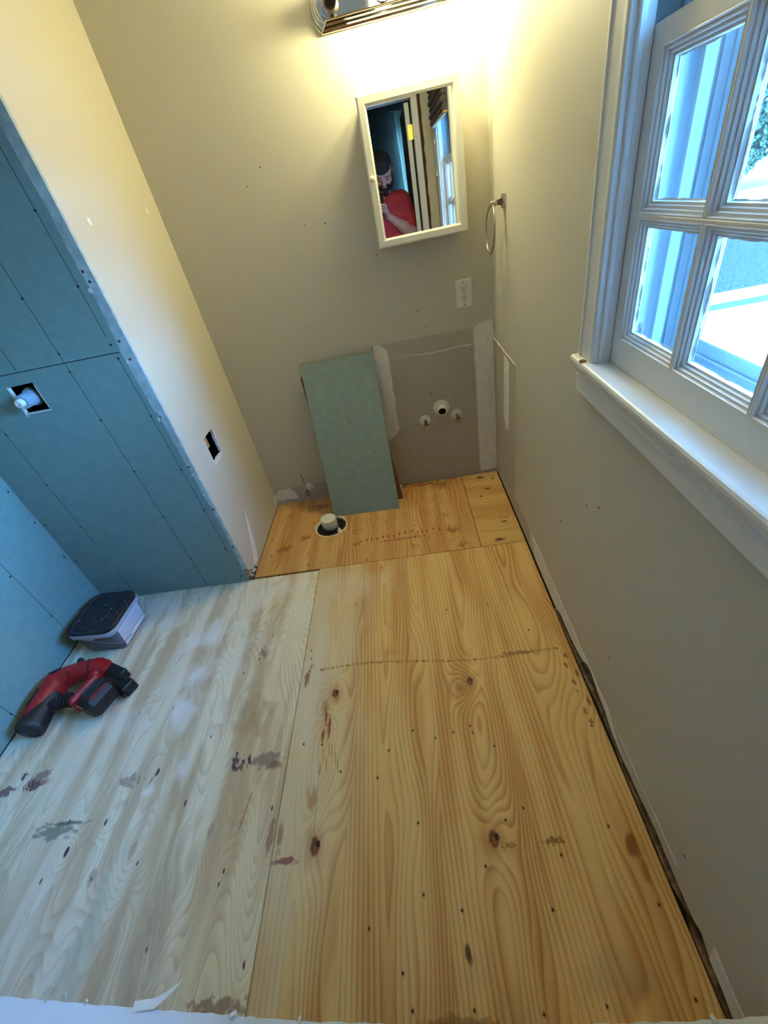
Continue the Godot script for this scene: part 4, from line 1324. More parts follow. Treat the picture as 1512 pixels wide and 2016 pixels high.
# ---------------------------------------------------------------- outdoors
func outside() -> void:
	var g := Geo.new()
	var y := -0.5
	var sunlit_pave := bump(mottle(mat(Color.WHITE, 0.85), Color(0.58, 0.575, 0.56), Color(0.62, 0.615, 0.60), 0.02, 0.5, 31), 0.2, 0.1, 1.0)  # pavement in sun, the brightness put into its pale colour
	var shaded_pave := bump(mottle(mat(Color.WHITE, 0.9), Color(0.075, 0.08, 0.08), Color(0.12, 0.12, 0.115), 0.03, 0.35, 33), 0.3, 0.3, 1.0)  # pavement in shade, painted as a dark colour
	var shaded_band_pave := bump(mottle(mat(Color.WHITE, 0.9), Color(0.10, 0.105, 0.10), Color(0.15, 0.15, 0.14), 0.2, 1.0, 34), 0.4, 0.5, 1.0)  # narrow shaded stripe of the pavement, also painted dark
	for m in [sunlit_pave, shaded_pave, shaded_band_pave]:
		m.metallic_specular = 0.0
	var rng := RandomNumberGenerator.new()
	rng.seed = 21
	g.span(Vector3(-14, y - 0.3, -45), Vector3(60, y - 0.06, 30))
	structure(put("ground", g, mat(Color(0.11, 0.14, 0.07), 0.95)), "grass round the paved strips outside")
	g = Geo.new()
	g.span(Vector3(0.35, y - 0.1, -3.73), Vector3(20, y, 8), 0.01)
	structure(put("sunlit_paving", g, sunlit_pave), "pavement just outside the window, sunlight put into its pale colour")
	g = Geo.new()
	g.span(Vector3(0.35, y - 0.1, -4.02), Vector3(20, y - 0.015, -3.73))  # shade stripe on the pavement, built as a dark strip
	structure(put("shaded_band", g, shaded_band_pave), "narrow pavement band, shade put into its grey colour")
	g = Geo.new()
	g.span(Vector3(0.35, y - 0.1, -4.42), Vector3(20, y + 0.01, -4.02), 0.01)  # sunlit stripe between shaded ones, built as a pale strip
	structure(put("sunlit_band", g, sunlit_pave), "narrow pavement band, sunlight put into its pale colour")
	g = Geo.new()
	g.span(Vector3(-2, y - 0.1, -9.4), Vector3(30, y - 0.03, -4.42))  # shaded stretch of pavement, its shade painted into the colour
	structure(put("shaded_paving", g, shaded_pave), "wide pavement band, shade put into its dark colour")
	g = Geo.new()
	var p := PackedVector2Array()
	p.append_array(ragged(Vector2(2.0, 9.3), Vector2(9, 9.3), 0.5, 0.12, rng))  # sunlit pavement, its ragged edge drawn after the tree shade
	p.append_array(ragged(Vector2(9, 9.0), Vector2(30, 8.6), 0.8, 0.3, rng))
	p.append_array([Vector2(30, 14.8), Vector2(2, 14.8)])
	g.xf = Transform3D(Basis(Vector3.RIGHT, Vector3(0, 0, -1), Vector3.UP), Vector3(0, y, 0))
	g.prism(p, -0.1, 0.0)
	structure(put("sunlit_walk", g, sunlit_pave), "far walk, sunlight put into its pale colour")
	# leafy hedge
	var lf := Geo.new()
	for k in 3:
		var a := k * 1.05
		var d := Vector3(cos(a), 0, sin(a))
		lf.tri(-d * 0.5, d * 0.15 + Vector3(0, -0.22, 0.06), d * 0.6)
		lf.tri(-d * 0.5, d * 0.6, d * 0.1 + Vector3(0, 0.22, -0.06))
	var leaf := mat(Color(0.13, 0.19, 0.10), 0.8)
	leaf.backlight_enabled = true
	leaf.backlight = Color(0.12, 0.18, 0.08)
	leaf.vertex_color_use_as_albedo = true
	var lm := lf.mesh()
	for b in [[11.0, -17.4, 4.2, 3.2, "round leafy bush beyond the walk, nearest the house"], [19.0, -18.6, 5.6, 4.5, "tall leafy bush beyond the walk, between its neighbours"], [28.0, -19.5, 6.0, 5.0, "tall leafy bush farthest from the house"]]:
		var h := thing("bush", b[4], "bush", Vector3(b[0], y - 0.06, b[1]), "bushes beyond the walk")
		g = Geo.new()
		for k in 5:
			var a := k * 1.3
			g.tube([Vector3(cos(a) * 0.2, 0, sin(a) * 0.2), Vector3(cos(a) * b[3] * 0.3, b[2] * 0.4, sin(a) * b[3] * 0.25), Vector3(cos(a) * b[3] * 0.55, b[2] * 0.75, sin(a) * b[3] * 0.4)], [0.12, 0.08, 0.03], 8)
		put("stem", g, M.oldwood, h)
		var mm := MultiMesh.new()
		mm.transform_format = MultiMesh.TRANSFORM_3D
		mm.use_colors = true
		mm.mesh = lm
		mm.instance_count = 7000
		for k in 7000:
			var dir := Vector3(rng.randfn(), rng.randfn(), rng.randfn()).normalized()
			var r := pow(rng.randf(), 0.22)
			var wob := 1.0 + 0.14 * sin(dir.x * 9.0) * cos(dir.y * 7.0 + b[0])
			var pos := Vector3(dir.x * b[3] * r * wob, b[2] * 0.5 * (1.0 + dir.y * r * wob) + 0.1, dir.z * b[3] * 0.7 * r * wob)
			var s := rng.randf_range(0.16, 0.34)
			mm.set_instance_transform(k, Transform3D(Basis.from_euler(Vector3(rng.randf() * TAU, rng.randf() * TAU, rng.randf() * TAU)).scaled(Vector3.ONE * s), pos))
			var t := rng.randf_range(0.75, 1.4)
			mm.set_instance_color(k, Color(t, t, t * rng.randf_range(0.85, 1.1)))
		var mi := MultiMeshInstance3D.new()
		mi.name = "foliage"
		mi.multimesh = mm
		mi.material_override = leaf
		mi.set_meta("kind", "stuff")
		h.add_child(mi)

# ---------------------------------------------------------------- mirror cabinet and the light bar
func cabinet_and_light() -> void:
	var g := Geo.new()
	var c := thing("medicine_cabinet", "white framed mirror cabinet on the back wall, a person reflected in it", "cabinet", Vector3(-0.303, 1.26, 0.0))
	g.xf = Transform3D(Basis(), -c.position)
	g.span(Vector3(-0.484, 1.279, 0.0), Vector3(-0.123, 1.741, 0.074), 0.002)
	put("body", g, M.white, c)
	g = Geo.new()
	g.xf = Transform3D(Basis(), -c.position)
	g.rect_loft(-0.4935, -0.1125, 1.2685, 1.7525, [Vector2(0.03, 0.0745), Vector2(0.0, 0.0745), Vector2(0.0, 0.086), Vector2(0.0015, 0.0885), Vector2(0.004, 0.0905), Vector2(0.0045, 0.0945), Vector2(0.0065, 0.0955), Vector2(0.027, 0.0955), Vector2(0.0285, 0.0945), Vector2(0.0295, 0.0925), Vector2(0.0325, 0.0915), Vector2(0.0345, 0.088)])
	var d: Node3D = put("door", g, M.white, c)
	g = Geo.new()
	g.xf = Transform3D(Basis(), -c.position)
	g.quad(Vector3(-0.460, 1.302, 0.0885), Vector3(-0.146, 1.302, 0.0885), Vector3(-0.146, 1.719, 0.0885), Vector3(-0.460, 1.719, 0.0885))
	put("mirror", g, mat(Color(0.93, 0.94, 0.94), 0.0, 1.0), d)
	g = Geo.new()
	g.xf = Transform3D(Basis(), -c.position) * standing(Vector3.BACK, Vector3(-0.4775, 1.507, 0.0955))
	g.lathe([Vector2(0.006, 0), Vector2(0.005, 0.007), Vector2(0.010, 0.012), Vector2(0.0115, 0.017), Vector2(0.010, 0.022), Vector2(0.005, 0.0245), Vector2(0, 0.025)], 24)
	put("knob", g, M.white, d)

	var l := thing("light_bar", "polished chrome vanity light bar with stepped rim above the mirror cabinet", "light", Vector3(-0.3475, 1.995, 0.0))
	var chrome: Material = M.chrome
	var rings := []
	var steps := [[0.0, 0.0], [0.0, 0.006], [0.002, 0.009], [0.006, 0.010], [0.0085, 0.0115], [0.009, 0.016], [0.011, 0.0185], [0.015, 0.019], [0.0175, 0.0205], [0.018, 0.0245], [0.020, 0.0265], [0.024, 0.027], [0.026, 0.0285], [0.0265, 0.032], [0.029, 0.0335], [0.033, 0.0335]]
	for s in steps:
		var ring := []
		var hh: float = 0.0585 - s[0]
		var hl: float = 0.2285 - s[0] * 0.9
		for k in 9:
			ring.append(Vector3(lerpf(-hl, hl, k / 8.0), -hh, s[1]))
		for k in range(1, 16):
			var t := lerpf(-1.0, 1.0, k / 16.0)
			ring.append(Vector3(hl + 0.026 * (1.0 - t * t), t * hh, s[1]))
		for k in 9:
			ring.append(Vector3(lerpf(hl, -hl, k / 8.0), hh, s[1]))
		for k in range(1, 16):
			var t := lerpf(1.0, -1.0, k / 16.0)
			ring.append(Vector3(-hl - 0.026 * (1.0 - t * t), t * hh, s[1]))
		rings.append(ring)
	g = Geo.new()
	g.loft(rings)
	put("back_plate", g, chrome, l)
	for sx in [-1.0, 1.0]:   # little mitre ribs at the corners
		for sy in [-1.0, 1.0]:
			g = Geo.new()
			g.tube([Vector3(sx * 0.2285, sy * 0.0575, 0.006), Vector3(sx * 0.222, sy * 0.0505, 0.017), Vector3(sx * 0.214, sy * 0.042, 0.025), Vector3(sx * 0.204, sy * 0.031, 0.0335)], [0.0016], 6)
			put("corner_rib", g, chrome, l)
	for k in 3:
		var x := -0.182 + 0.182 * k
		g = Geo.new()
		g.xf = standing(Vector3.BACK, Vector3(x, 0, 0.033))
		g.lathe([Vector2(0.030, 0), Vector2(0.030, 0.003), Vector2(0.0235, 0.006), Vector2(0.0225, 0.030), Vector2(0.0245, 0.032), Vector2(0.0245, 0.035), Vector2(0.022, 0.035), Vector2(0.020, 0.030), Vector2(0.0195, 0.008), Vector2(0, 0.008)], 32)
		var so: Node3D = put("socket", g, chrome, l)
		if k == 0:
			g = Geo.new()
			g.xf = standing(Vector3.BACK, Vector3(x, 0, 0.0412))
			g.lathe([Vector2(0.0193, 0.02), Vector2(0.0165, 0.02), Vector2(0.0160, 0.002), Vector2(0, 0.002)], 24)
			put("socket_liner", g, mat(Color(0.20, 0.09, 0.06), 0.4), so)
			continue
		g = Geo.new()
		g.xf = standing(Vector3.BACK, Vector3(x, 0, 0.065))
		var prof := [Vector2(0.013, -0.012), Vector2(0.014, 0.002)]
		for j in 15:
			var a := lerpf(-1.15, PI / 2, j / 14.0)
			prof.append(Vector2(cos(a) * 0.047, 0.066 + sin(a) * 0.047))
		g.lathe(prof, 28, 0.5)
		var glow := mat(Color(1.0, 0.95, 0.82), 0.4)
		glow.emission_enabled = true
		glow.emission = Color(1.0, 0.975, 0.78)
		glow.emission_energy_multiplier = 1.3
		put("bulb", g, glow, l)
		var om := OmniLight3D.new()
		om.name = "bulb_light"
		om.position = l.position + Vector3(x, 0.004, 0.138)
		om.light_color = Color(1.0, 0.975, 0.76)
		om.light_energy = 0.25
		om.light_size = 0.042
		om.omni_range = 12.0
		om.omni_attenuation = 2.0
		om.shadow_enabled = true
		add_child(om)

# ---------------------------------------------------------------- pipes, outlet, ring
func escutcheon(called: String, label: String, cat: String, at: Vector3, r: float, group := "") -> Node3D:
	var t := thing(called, label, cat, at, group)
	var g := Geo.new()
	g.xf = standing(Vector3.BACK, Vector3.ZERO)
	g.lathe([Vector2(r, 0), Vector2(r * 0.985, 0.003), Vector2(r * 0.8, 0.006), Vector2(r * 0.45, 0.009), Vector2(r * 0.3, 0.010), Vector2(0, 0.010)], 36)
	put("escutcheon", g, M.plastic, t)
	return t

func fittings() -> void:
	var g := Geo.new()
	# sink drain
	var t := escutcheon("sink_drain", "white plastic sink drain stub with a black opening, between two small valves", "drain", Vector3(-0.2965, 0.466, 0.0008), 0.045)
	g.xf = standing(Vector3(0.0, -0.12, 1.0), Vector3(0, 0, 0.004))
	g.lathe([Vector2(0.024, 0), Vector2(0.024, 0.022), Vector2(0.027, 0.024), Vector2(0.027, 0.040), Vector2(0.0255, 0.042), Vector2(0.0205, 0.042), Vector2(0.0205, 0.004), Vector2(0, 0.004)], 36)
	put("pipe_stub", g, M.plastic, t)
	g = Geo.new()
	g.xf = standing(Vector3(0.0, -0.12, 1.0), Vector3(0, 0, 0.006))
	g.lathe([Vector2(0.0203, 0.036), Vector2(0.0200, 0.006), Vector2(0, 0.006)], 24)
	put("dark_inside", g, mat(Color(0.01, 0.01, 0.01), 1.0), t)
	# two water stubs with stop valves
	for s in [[-0.394, 0.407, "left one of two water stubs with a stop valve, copper pipe under the drain"], [-0.2175, 0.411, "right one of two water stubs with a stop valve, nearest the corner"]]:
		t = escutcheon("water_stub", s[2], "valve", Vector3(s[0], s[1], 0.0008), 0.031, "stubs with stop valves under the former sink")
		g = Geo.new()
		g.tube([Vector3(0, 0, 0.002), Vector3(0.001, -0.002, 0.036)], [0.008], 16)
		put("pipe", g, M.copper if s[0] < -0.3 else mat(Color(0.58, 0.50, 0.44), 0.5, 0.6), t)
		g = Geo.new()
		g.tube([Vector3(0.001, -0.002, 0.032), Vector3(0.002, -0.004, 0.060)], [0.0115, 0.0115], 6)
		g.tube([Vector3(0.002, -0.004, 0.044), Vector3(0.003, 0.016, 0.045)], [0.0065], 12)
		g.tube([Vector3(0.002, -0.004, 0.058), Vector3(0.002, -0.006, 0.068)], [0.006], 12)
		put("valve_body", g, M.nickel, t)
		g = Geo.new()
		g.tube([Vector3(0.002, -0.006, 0.066), Vector3(0.003, -0.0075, 0.074)], [Vector2(0.009, 0.016)], 16, true, Vector3.UP)
		put("valve_handle", g, M.nickel, t)
	# toilet supply
	t = escutcheon("toilet_supply", "white wall flange with small chrome stop valve low beside the corner, thin riser above", "valve", Vector3(-1.1665, 0.092, 0.0008), 0.029)
	g = Geo.new()
	g.tube([Vector3(0, 0, 0), Vector3(-0.003, -0.004, 0.04)], [0.009], 14)
	put("pipe", g, M.plastic, t)
	g = Geo.new()
	g.tube([Vector3(-0.003, -0.004, 0.038), Vector3(-0.003, -0.006, 0.066)], [0.010], 8)
	g.tube([Vector3(-0.003, -0.02, 0.05), Vector3(-0.003, 0.012, 0.05)], [0.006], 10)
	put("valve_body", g, M.nickel, t)
	g = Geo.new()
	g.tube([Vector3(-0.003, -0.006, 0.066), Vector3(-0.003, -0.010, 0.078)], [Vector2(0.010, 0.020)], 16, true, Vector3.UP)
	put("valve_handle", g, M.nickel, t)
	g = Geo.new()
	g.tube([Vector3(-0.003, 0.010, 0.05), Vector3(-0.005, 0.07, 0.049), Vector3(-0.009, 0.125, 0.047)], [0.003], 8)
	put("riser_tube", g, mat(Color(0.52, 0.52, 0.55), 0.5), t)
	# toilet flange with the white stack pipe
	t = thing("toilet_flange", "black toilet flange ring set in the plywood round a capped white pipe", "flange", Vector3(-1.0155, -0.018, 0.316))
	g = Geo.new()
	g.lathe([Vector2(0.0945, 0), Vector2(0.0945, 0.019), Vector2(0.0885, 0.0192), Vector2(0.0855, 0.014), Vector2(0.0855, 0)], 56)
	put("rim", g, mat(Color(0.93, 0.87, 0.76), 0.8), t)
	g = Geo.new()
	g.lathe([Vector2(0.0855, 0), Vector2(0.084, 0.010), Vector2(0.074, 0.015), Vector2(0.070, 0.013), Vector2(0.060, 0.013), Vector2(0.058, 0.026), Vector2(0.052, 0.030), Vector2(0.046, 0.026), Vector2(0.045, 0)], 56)
	put("ring", g, bump(mat(Color(0.05, 0.048, 0.045), 0.6), 0.1, 0.1, 4.0), t)
	g = Geo.new()
	g.xf = Transform3D(Basis(), Vector3(-0.008, 0, -0.012))
	g.lathe([Vector2(0.0445, 0.0), Vector2(0.0455, 0.060), Vector2(0.0445, 0.068), Vector2(0.040, 0.071), Vector2(0.034, 0.0705), Vector2(0.015, 0.072), Vector2(0, 0.0722)], 40)
	put("capped_pipe", g, bump(mat(Color(0.88, 0.87, 0.83), 0.45), 0.05, 0.06, 4.0), t)
	g = Geo.new()
	g.xf = Transform3D(Basis(), Vector3(0.052, 0.012, 0.048))
	g.lathe([Vector2(0.0135, 0), Vector2(0.0135, 0.004), Vector2(0.009, 0.005), Vector2(0.009, 0.012), Vector2(0.004, 0.013), Vector2(0.004, 0.026), Vector2(0, 0.0265)], 12)
	put("bolt", g, M.plastic, t)
	g = Geo.new()
	g.xf = Transform3D(Basis(), Vector3(-0.03, 0.012, -0.055))
	g.lathe([Vector2(0.011, 0), Vector2(0.008, 0.006), Vector2(0.0035, 0.007), Vector2(0.0035, 0.055), Vector2(0, 0.056)], 12)
	put("bolt", g, M.nickel, t)
	# shower valve in the square hole
	t = thing("shower_valve", "grey shower valve with a pale cap sticking out of the square hole", "valve", Vector3(-1.874, 1.085, 0.60))
	g = Geo.new()
	g.xf = standing(Vector3.BACK, Vector3.ZERO)
	g.lathe([Vector2(0.036, 0), Vector2(0.036, 0.055), Vector2(0.033, 0.062), Vector2(0.033, 0.068), Vector2(0.030, 0.071), Vector2(0, 0.071)], 32)
	put("valve_body", g, mat(Color(0.30, 0.31, 0.29), 0.5, 0.3), t)
	g = Geo.new()
	g.xf = standing(Vector3.BACK, Vector3(0, 0, 0.066))
	g.lathe([Vector2(0.031, 0), Vector2(0.031, 0.006), Vector2(0.027, 0.008), Vector2(0.026, 0.052), Vector2(0.024, 0.056), Vector2(0, 0.056)], 32)
	put("sleeve", g, mat(Color(0.56, 0.62, 0.68), 0.5), t)
	g = Geo.new()
	g.xf = standing(Vector3.BACK, Vector3(0, 0, 0.120))
	g.lathe([Vector2(0.0165, 0), Vector2(0.0165, 0.016), Vector2(0.013, 0.021), Vector2(0.007, 0.021), Vector2(0.006, 0.014), Vector2(0, 0.014)], 28)
	put("cap", g, M.plastic, t)
	g = Geo.new()
	g.xf = standing(Vector3.BACK, Vector3(0, 0, 0.062))
	g.lathe([Vector2(0.0345, 0), Vector2(0.0345, 0.003), Vector2(0.031, 0.004)], 32)
	put("collar", g, M.nickel, t)
	g = Geo.new()
	g.tube([Vector3(-0.2, -0.01, 0.02), Vector3(0.2, -0.01, 0.02)], [0.011], 12)
	put("supply_pipe", g, M.copper, t)
	# power outlet
	t = thing("wall_outlet", "white double power outlet beneath the mirror cabinet", "outlet", Vector3(-0.1353, 1.0155, 0.0))
	g = Geo.new()
	g.rect_loft(-0.0385, 0.0385, -0.0605, 0.0605, [Vector2(0, 0), Vector2(0, 0.003), Vector2(0.0015, 0.005), Vector2(0.004, 0.006)], true)
	put("cover_plate", g, M.plastic, t)
	for sy in [1.0, -1.0]:
		g = Geo.new()
		var ol := PackedVector2Array()
		for k in 28:
			var a := TAU * k / 28
			ol.append(Vector2(clampf(cos(a) * 0.0172, -0.0162, 0.0162), clampf(sin(a) * 0.0172, -0.0138, 0.0138)))
		g.xf = Transform3D(Basis(), Vector3(0, sy * 0.0195, 0))
		g.prism(ol, 0.004, 0.0075)
		var re: Node3D = put("receptacle", g, mat(Color(0.86, 0.85, 0.81), 0.35), t)
		g = Geo.new()
		g.xf = Transform3D(Basis(), Vector3(0, sy * 0.0195, 0))
		g.span(Vector3(-0.0078, -0.001, 0.007), Vector3(-0.0056, 0.0075, 0.0079))
		g.span(Vector3(0.0056, 0.0, 0.007), Vector3(0.0078, 0.0072, 0.0079))
		g.tube([Vector3(0, -0.0068, 0.007), Vector3(0, -0.0068, 0.0079)], [0.0027], 10)
		put("slots", g, mat(Color(0.03, 0.03, 0.03), 0.9), re)
	for sy in [0.0, 0.048, -0.048]:
		g = Geo.new()
		g.xf = standing(Vector3.BACK, Vector3(0, sy, 0.0055))
		g.lathe([Vector2(0.0032, 0), Vector2(0.0028, 0.0014), Vector2(0, 0.0016)], 12)
		put("screw", g, M.nickel, t)
	# towel ring
	t = thing("towel_ring", "chrome towel ring hanging on the window wall beside the mirror cabinet", "towel ring", Vector3(0, 1.352, 0.258))
	g = Geo.new()
	g.xf = Transform3D(Basis(Vector3(0, 0, 1), Vector3.UP, Vector3(-1, 0, 0)) , Vector3.ZERO)
	g.rect_loft(-0.0235, 0.0235, -0.0235, 0.0235, [Vector2(0, 0), Vector2(0, 0.004), Vector2(0.003, 0.007), Vector2(0.012, 0.012), Vector2(0.0155, 0.028), Vector2(0.0145, 0.034)], true)
	put("wall_mount", g, M.nickel, t)
	g = Geo.new()
	g.span(Vector3(-0.056, -0.010, -0.011), Vector3(-0.032, 0.008, 0.011), 0.003)
	put("post", g, M.nickel, t)
	g = Geo.new()
	var ring := []
	for k in 49:
		var a := TAU * k / 48
		ring.append(Vector3(-0.047 - 0.012 * sin(a * 0.5), -0.083 + 0.080 * cos(a), 0.080 * sin(a)))
	g.tube(ring, [0.0038], 10, false, Vector3.RIGHT)
	put("ring", g, M.nickel, t)

# ---------------------------------------------------------------- leaning offcuts
func boards() -> void:
	var t := thing("drywall_offcut", "green drywall offcut leaning on the back wall beside the toilet flange", "drywall offcut", Vector3(-0.81, 0.0, 0.24))
	var b0 := Vector3(-1.0045, 0.0, 0.231)
	var b1 := Vector3(-0.6135, 0.0, 0.242)
	var t0 := Vector3(-0.994, 0.836, 0.028)
	var t1 := Vector3(-0.612, 0.835, 0.028)
	var nrm := (b1 - b0).cross(t0 - b0).normalized()
	var g := Geo.new()
	g.xf = Transform3D(Basis(), -t.position)
	var k := nrm * -0.0127
	# core with paper faces: front green, edges gypsum
	g.quad(b0, b1, t1, t0)
	put("front_paper", g, bump(mottle(mat(Color.WHITE, 0.75), Color(0.53, 0.60, 0.565), Color(0.56, 0.63, 0.59), 0.008, 0.6, 12), 0.3, 0.002, 4.0), t)
	g = Geo.new()
	g.xf = Transform3D(Basis(), -t.position)
	var e := -nrm * 0.0004
	g.quad(b0 + k, t0 + k, t1 + k, b1 + k)
	for q in [[b0, b1], [b1, t1], [t1, t0], [t0, b0]]:
		g.quad(q[0] + e + k, q[1] + e + k, q[1] + e, q[0] + e)
	put("gypsum_core", g, M.kraft, t)
	g = Geo.new()
	g.xf = Transform3D(Basis(), -t.position)
	var rng := RandomNumberGenerator.new()
	rng.seed = 8
	for s in [[0.78, 0.22], [0.79, 0.245], [0.33, 0.30], [0.30, 0.13], [0.52, 0.31], [0.62, 0.52], [0.44, 0.62], [0.40, 0.33], [0.70, 0.42], [0.55, 0.14]]:
		var c: Vector3 = (b0.lerp(b1, s[0])).lerp(t0.lerp(t1, s[0]), s[1]) + nrm * 0.0006
		var ux := (b1 - b0).normalized()
		var uy := (t0 - b0).normalized()
		var r := rng.randf_range(0.0014, 0.0032)
		for j in 7:
			var a := TAU * j / 7
			var b := TAU * (j + 1) / 7
			g.tri(c, c + (ux * cos(a) + uy * sin(a) * 1.4) * r, c + (ux * cos(b) + uy * sin(b) * 1.4) * r)
	put("gypsum_specks", g, M.gypsum, t).set_meta("kind", "stuff")
	# second piece behind it, brown backed
	var s2 := thing("drywall_scrap", "brown backed drywall scrap hidden behind the leaning green offcut, only its edges showing", "drywall scrap", Vector3(-0.80, 0.0, 0.12))
	g = Geo.new()
	g.xf = Transform3D(Basis(), -s2.position)
	b0 = Vector3(-0.985, 0.0, 0.140)
	b1 = Vector3(-0.588, 0.0, 0.150)
	t0 = Vector3(-1.014, 0.782, 0.0138)
	t1 = Vector3(-0.66, 0.770, 0.0138)
	nrm = (b1 - b0).cross(t0 - b0).normalized()
	k = nrm * -0.012
	g.quad(b0, b1, t1, t0)
	g.quad(b0 + k, t0 + k, t1 + k, b1 + k)
	for q in [[b0, b1], [b1, t1], [t1, t0], [t0, b0]]:
		g.quad(q[0] + k, q[1] + k, q[1], q[0])
	put("kraft_board", g, M.kraft, s2)
	g = Geo.new()
	g.xf = Transform3D(Basis(), -s2.position)
	g.box(Vector3(-1.010, 0.777, 0.013), Vector3(0.012, 0.018, 0.010), 0.003)
	put("broken_corner", g, M.gypsum, s2)
	g = Geo.new()
	g.xf = Transform3D(Basis(), -s2.position)
	g.box(Vector3(-0.59, 0.06, 0.132), Vector3(0.010, 0.05, 0.014), 0.003)
	put("broken_corner", g, M.gypsum, s2)

# ---------------------------------------------------------------- tub of compound
func rrect(hx: float, hz: float, r: float, y: float, c := Vector2.ZERO) -> Array:
	var out := []
	for q in 4:
		var sx := 1.0 if q in [0, 3] else -1.0
		var sz := 1.0 if q in [2, 3] else -1.0
		for k in 7:
			var a := PI / 2 * (q + k / 6.0)
			out.append(Vector3(c.x + sx * (hx - r) + cos(a) * r, y, c.y + sz * (hz - r) - sin(a) * r))
	return out

func tub_of_compound() -> void:
	var t := thing("compound_tub", "square grey plastic tub with a dirty black lid in the green corner", "tub", Vector3(-2.018, 0.0, 0.917))
	t.rotation.y = -0.045
	var g := Geo.new()
	g.loft([rrect(0.001, 0.001, 0.0005, 0.0), rrect(0.088, 0.094, 0.014, 0.0), rrect(0.094, 0.100, 0.018, 0.004), rrect(0.107, 0.114, 0.030, 0.118), rrect(0.107, 0.114, 0.030, 0.1185)], false)
	put("body", g, bump(mat(Color(0.38, 0.39, 0.42), 0.35), 0.05, 0.03, 3.0), t)
	g = Geo.new()
	g.loft([rrect(0.108, 0.115, 0.032, 0.118), rrect(0.117, 0.124, 0.040, 0.119), rrect(0.119, 0.126, 0.042, 0.126), rrect(0.119, 0.126, 0.042, 0.138), rrect(0.115, 0.122, 0.040, 0.140), rrect(0.05, 0.05, 0.02, 0.140)], false)
	for s in [-1.0, 1.0]:
		g.box(Vector3(-0.02, 0.112, s * 0.119), Vector3(0.05, 0.016, 0.008), 0.003)
	put("rim", g, mat(Color(0.66, 0.67, 0.70), 0.4), t)
	g = Geo.new()
	g.loft([rrect(0.114, 0.121, 0.045, 0.140), rrect(0.1175, 0.1245, 0.046, 0.146), rrect(0.1165, 0.1235, 0.046, 0.156), rrect(0.112, 0.119, 0.044, 0.160), rrect(0.106, 0.113, 0.042, 0.160), rrect(0.103, 0.110, 0.040, 0.157), rrect(0.100, 0.107, 0.038, 0.1535), rrect(0.096, 0.103, 0.036, 0.1555), rrect(0.05, 0.05, 0.02, 0.1555)])
	put("lid", g, mottle(bump(mat(Color.WHITE, 0.5), 0.05, 0.08, 4.0, 9), Color(0.02, 0.02, 0.025), Color(0.20, 0.20, 0.22), 0.03, 3.0, 19), t)
	g = Geo.new()
	var rng := RandomNumberGenerator.new()
	rng.seed = 14
	for k in 9:   # dried compound on the lid
		var x := rng.randf_range(-0.09, 0.09)
		var z := rng.randf_range(-0.10, 0.10)
		g.xf = Transform3D(Basis(Vector3.UP, rng.randf() * TAU), Vector3(x, 0.1558, z))
		g.box(Vector3.ZERO, Vector3(rng.randf_range(0.002, 0.009), 0.0016, rng.randf_range(0.0015, 0.004)), 0.0006)
	put("dried_specks", g, M.gypsum, t).set_meta("kind", "stuff")
	# printed label on the right side
	var im := Image.create_empty(256, 160, false, Image.FORMAT_RGB8)
	im.fill(Color(0.82, 0.80, 0.83))
	im.fill_rect(Rect2i(0, 0, 256, 8), Color(0.9, 0.9, 0.92))
	im.fill_rect(Rect2i(0, 134, 256, 26), Color(0.88, 0.88, 0.92))
	for r in 5:
		for w in 14:
			var x0 := 14 + w * 17 + rng.randi_range(0, 4)
			im.fill_rect(Rect2i(x0, 26 + r * 20, rng.randi_range(6, 13), 5), Color(0.66, 0.62, 0.70) if r < 4 else Color(0.72, 0.68, 0.74))
	var lab := mat(Color.WHITE, 0.5)
	lab.albedo_texture = ImageTexture.create_from_image(im)
	g = Geo.new()
	var q := [Vector3(0.0962, 0.010, 0.086), Vector3(0.0962, 0.010, -0.086), Vector3(0.1078, 0.112, -0.086), Vector3(0.1078, 0.112, 0.086)]
	var u := [Vector2(0, 1), Vector2(1, 1), Vector2(1, 0), Vector2(0, 0)]
	for tr in [[0, 1, 2], [0, 2, 3]]:
		var at := g.uv.size()
		g.tri(q[tr[0]], q[tr[1]], q[tr[2]])
		g.uv[at] = u[tr[0]]
		g.uv[at + 1] = u[tr[2]]
		g.uv[at + 2] = u[tr[1]]
	put("label", g, lab, t)
	g = Geo.new()
	var wire := [Vector3(-0.02, 0.109, 0.124), Vector3(0.0, 0.101, 0.124), Vector3(0.03, 0.088, 0.122), Vector3(0.07, 0.073, 0.120), Vector3(0.10, 0.063, 0.117), Vector3(0.116, 0.058, 0.108), Vector3(0.122, 0.056, 0.085), Vector3(0.121, 0.048, 0.062), Vector3(0.119, 0.046, 0.05)]
	g.tube(wire, [0.0013], 6)
	var wire2 := [Vector3(0.119, 0.046, -0.05), Vector3(0.122, 0.05, -0.064), Vector3(0.124, 0.06, -0.085), Vector3(0.13, 0.085, -0.105), Vector3(0.125, 0.108, -0.125), Vector3(0.09, 0.115, -0.136), Vector3(0.03, 0.112, -0.130), Vector3(-0.02, 0.109, -0.124)]
	put("handle_wire", g, mat(Color(0.6, 0.62, 0.64), 0.35, 0.8), t)
	g = Geo.new()
	g.tube(wire2, [0.0013], 6)
	var h: Node3D = put("handle_wire", g, mat(Color(0.6, 0.62, 0.64), 0.35, 0.8), t)
	g = Geo.new()
	g.tube([Vector3(0.119, 0.046, 0.052), Vector3(0.119, 0.046, -0.052)], [Vector2(0.005, 0.0065)], 12)
	put("grip", g, mat(Color(0.85, 0.86, 0.86), 0.4), h)

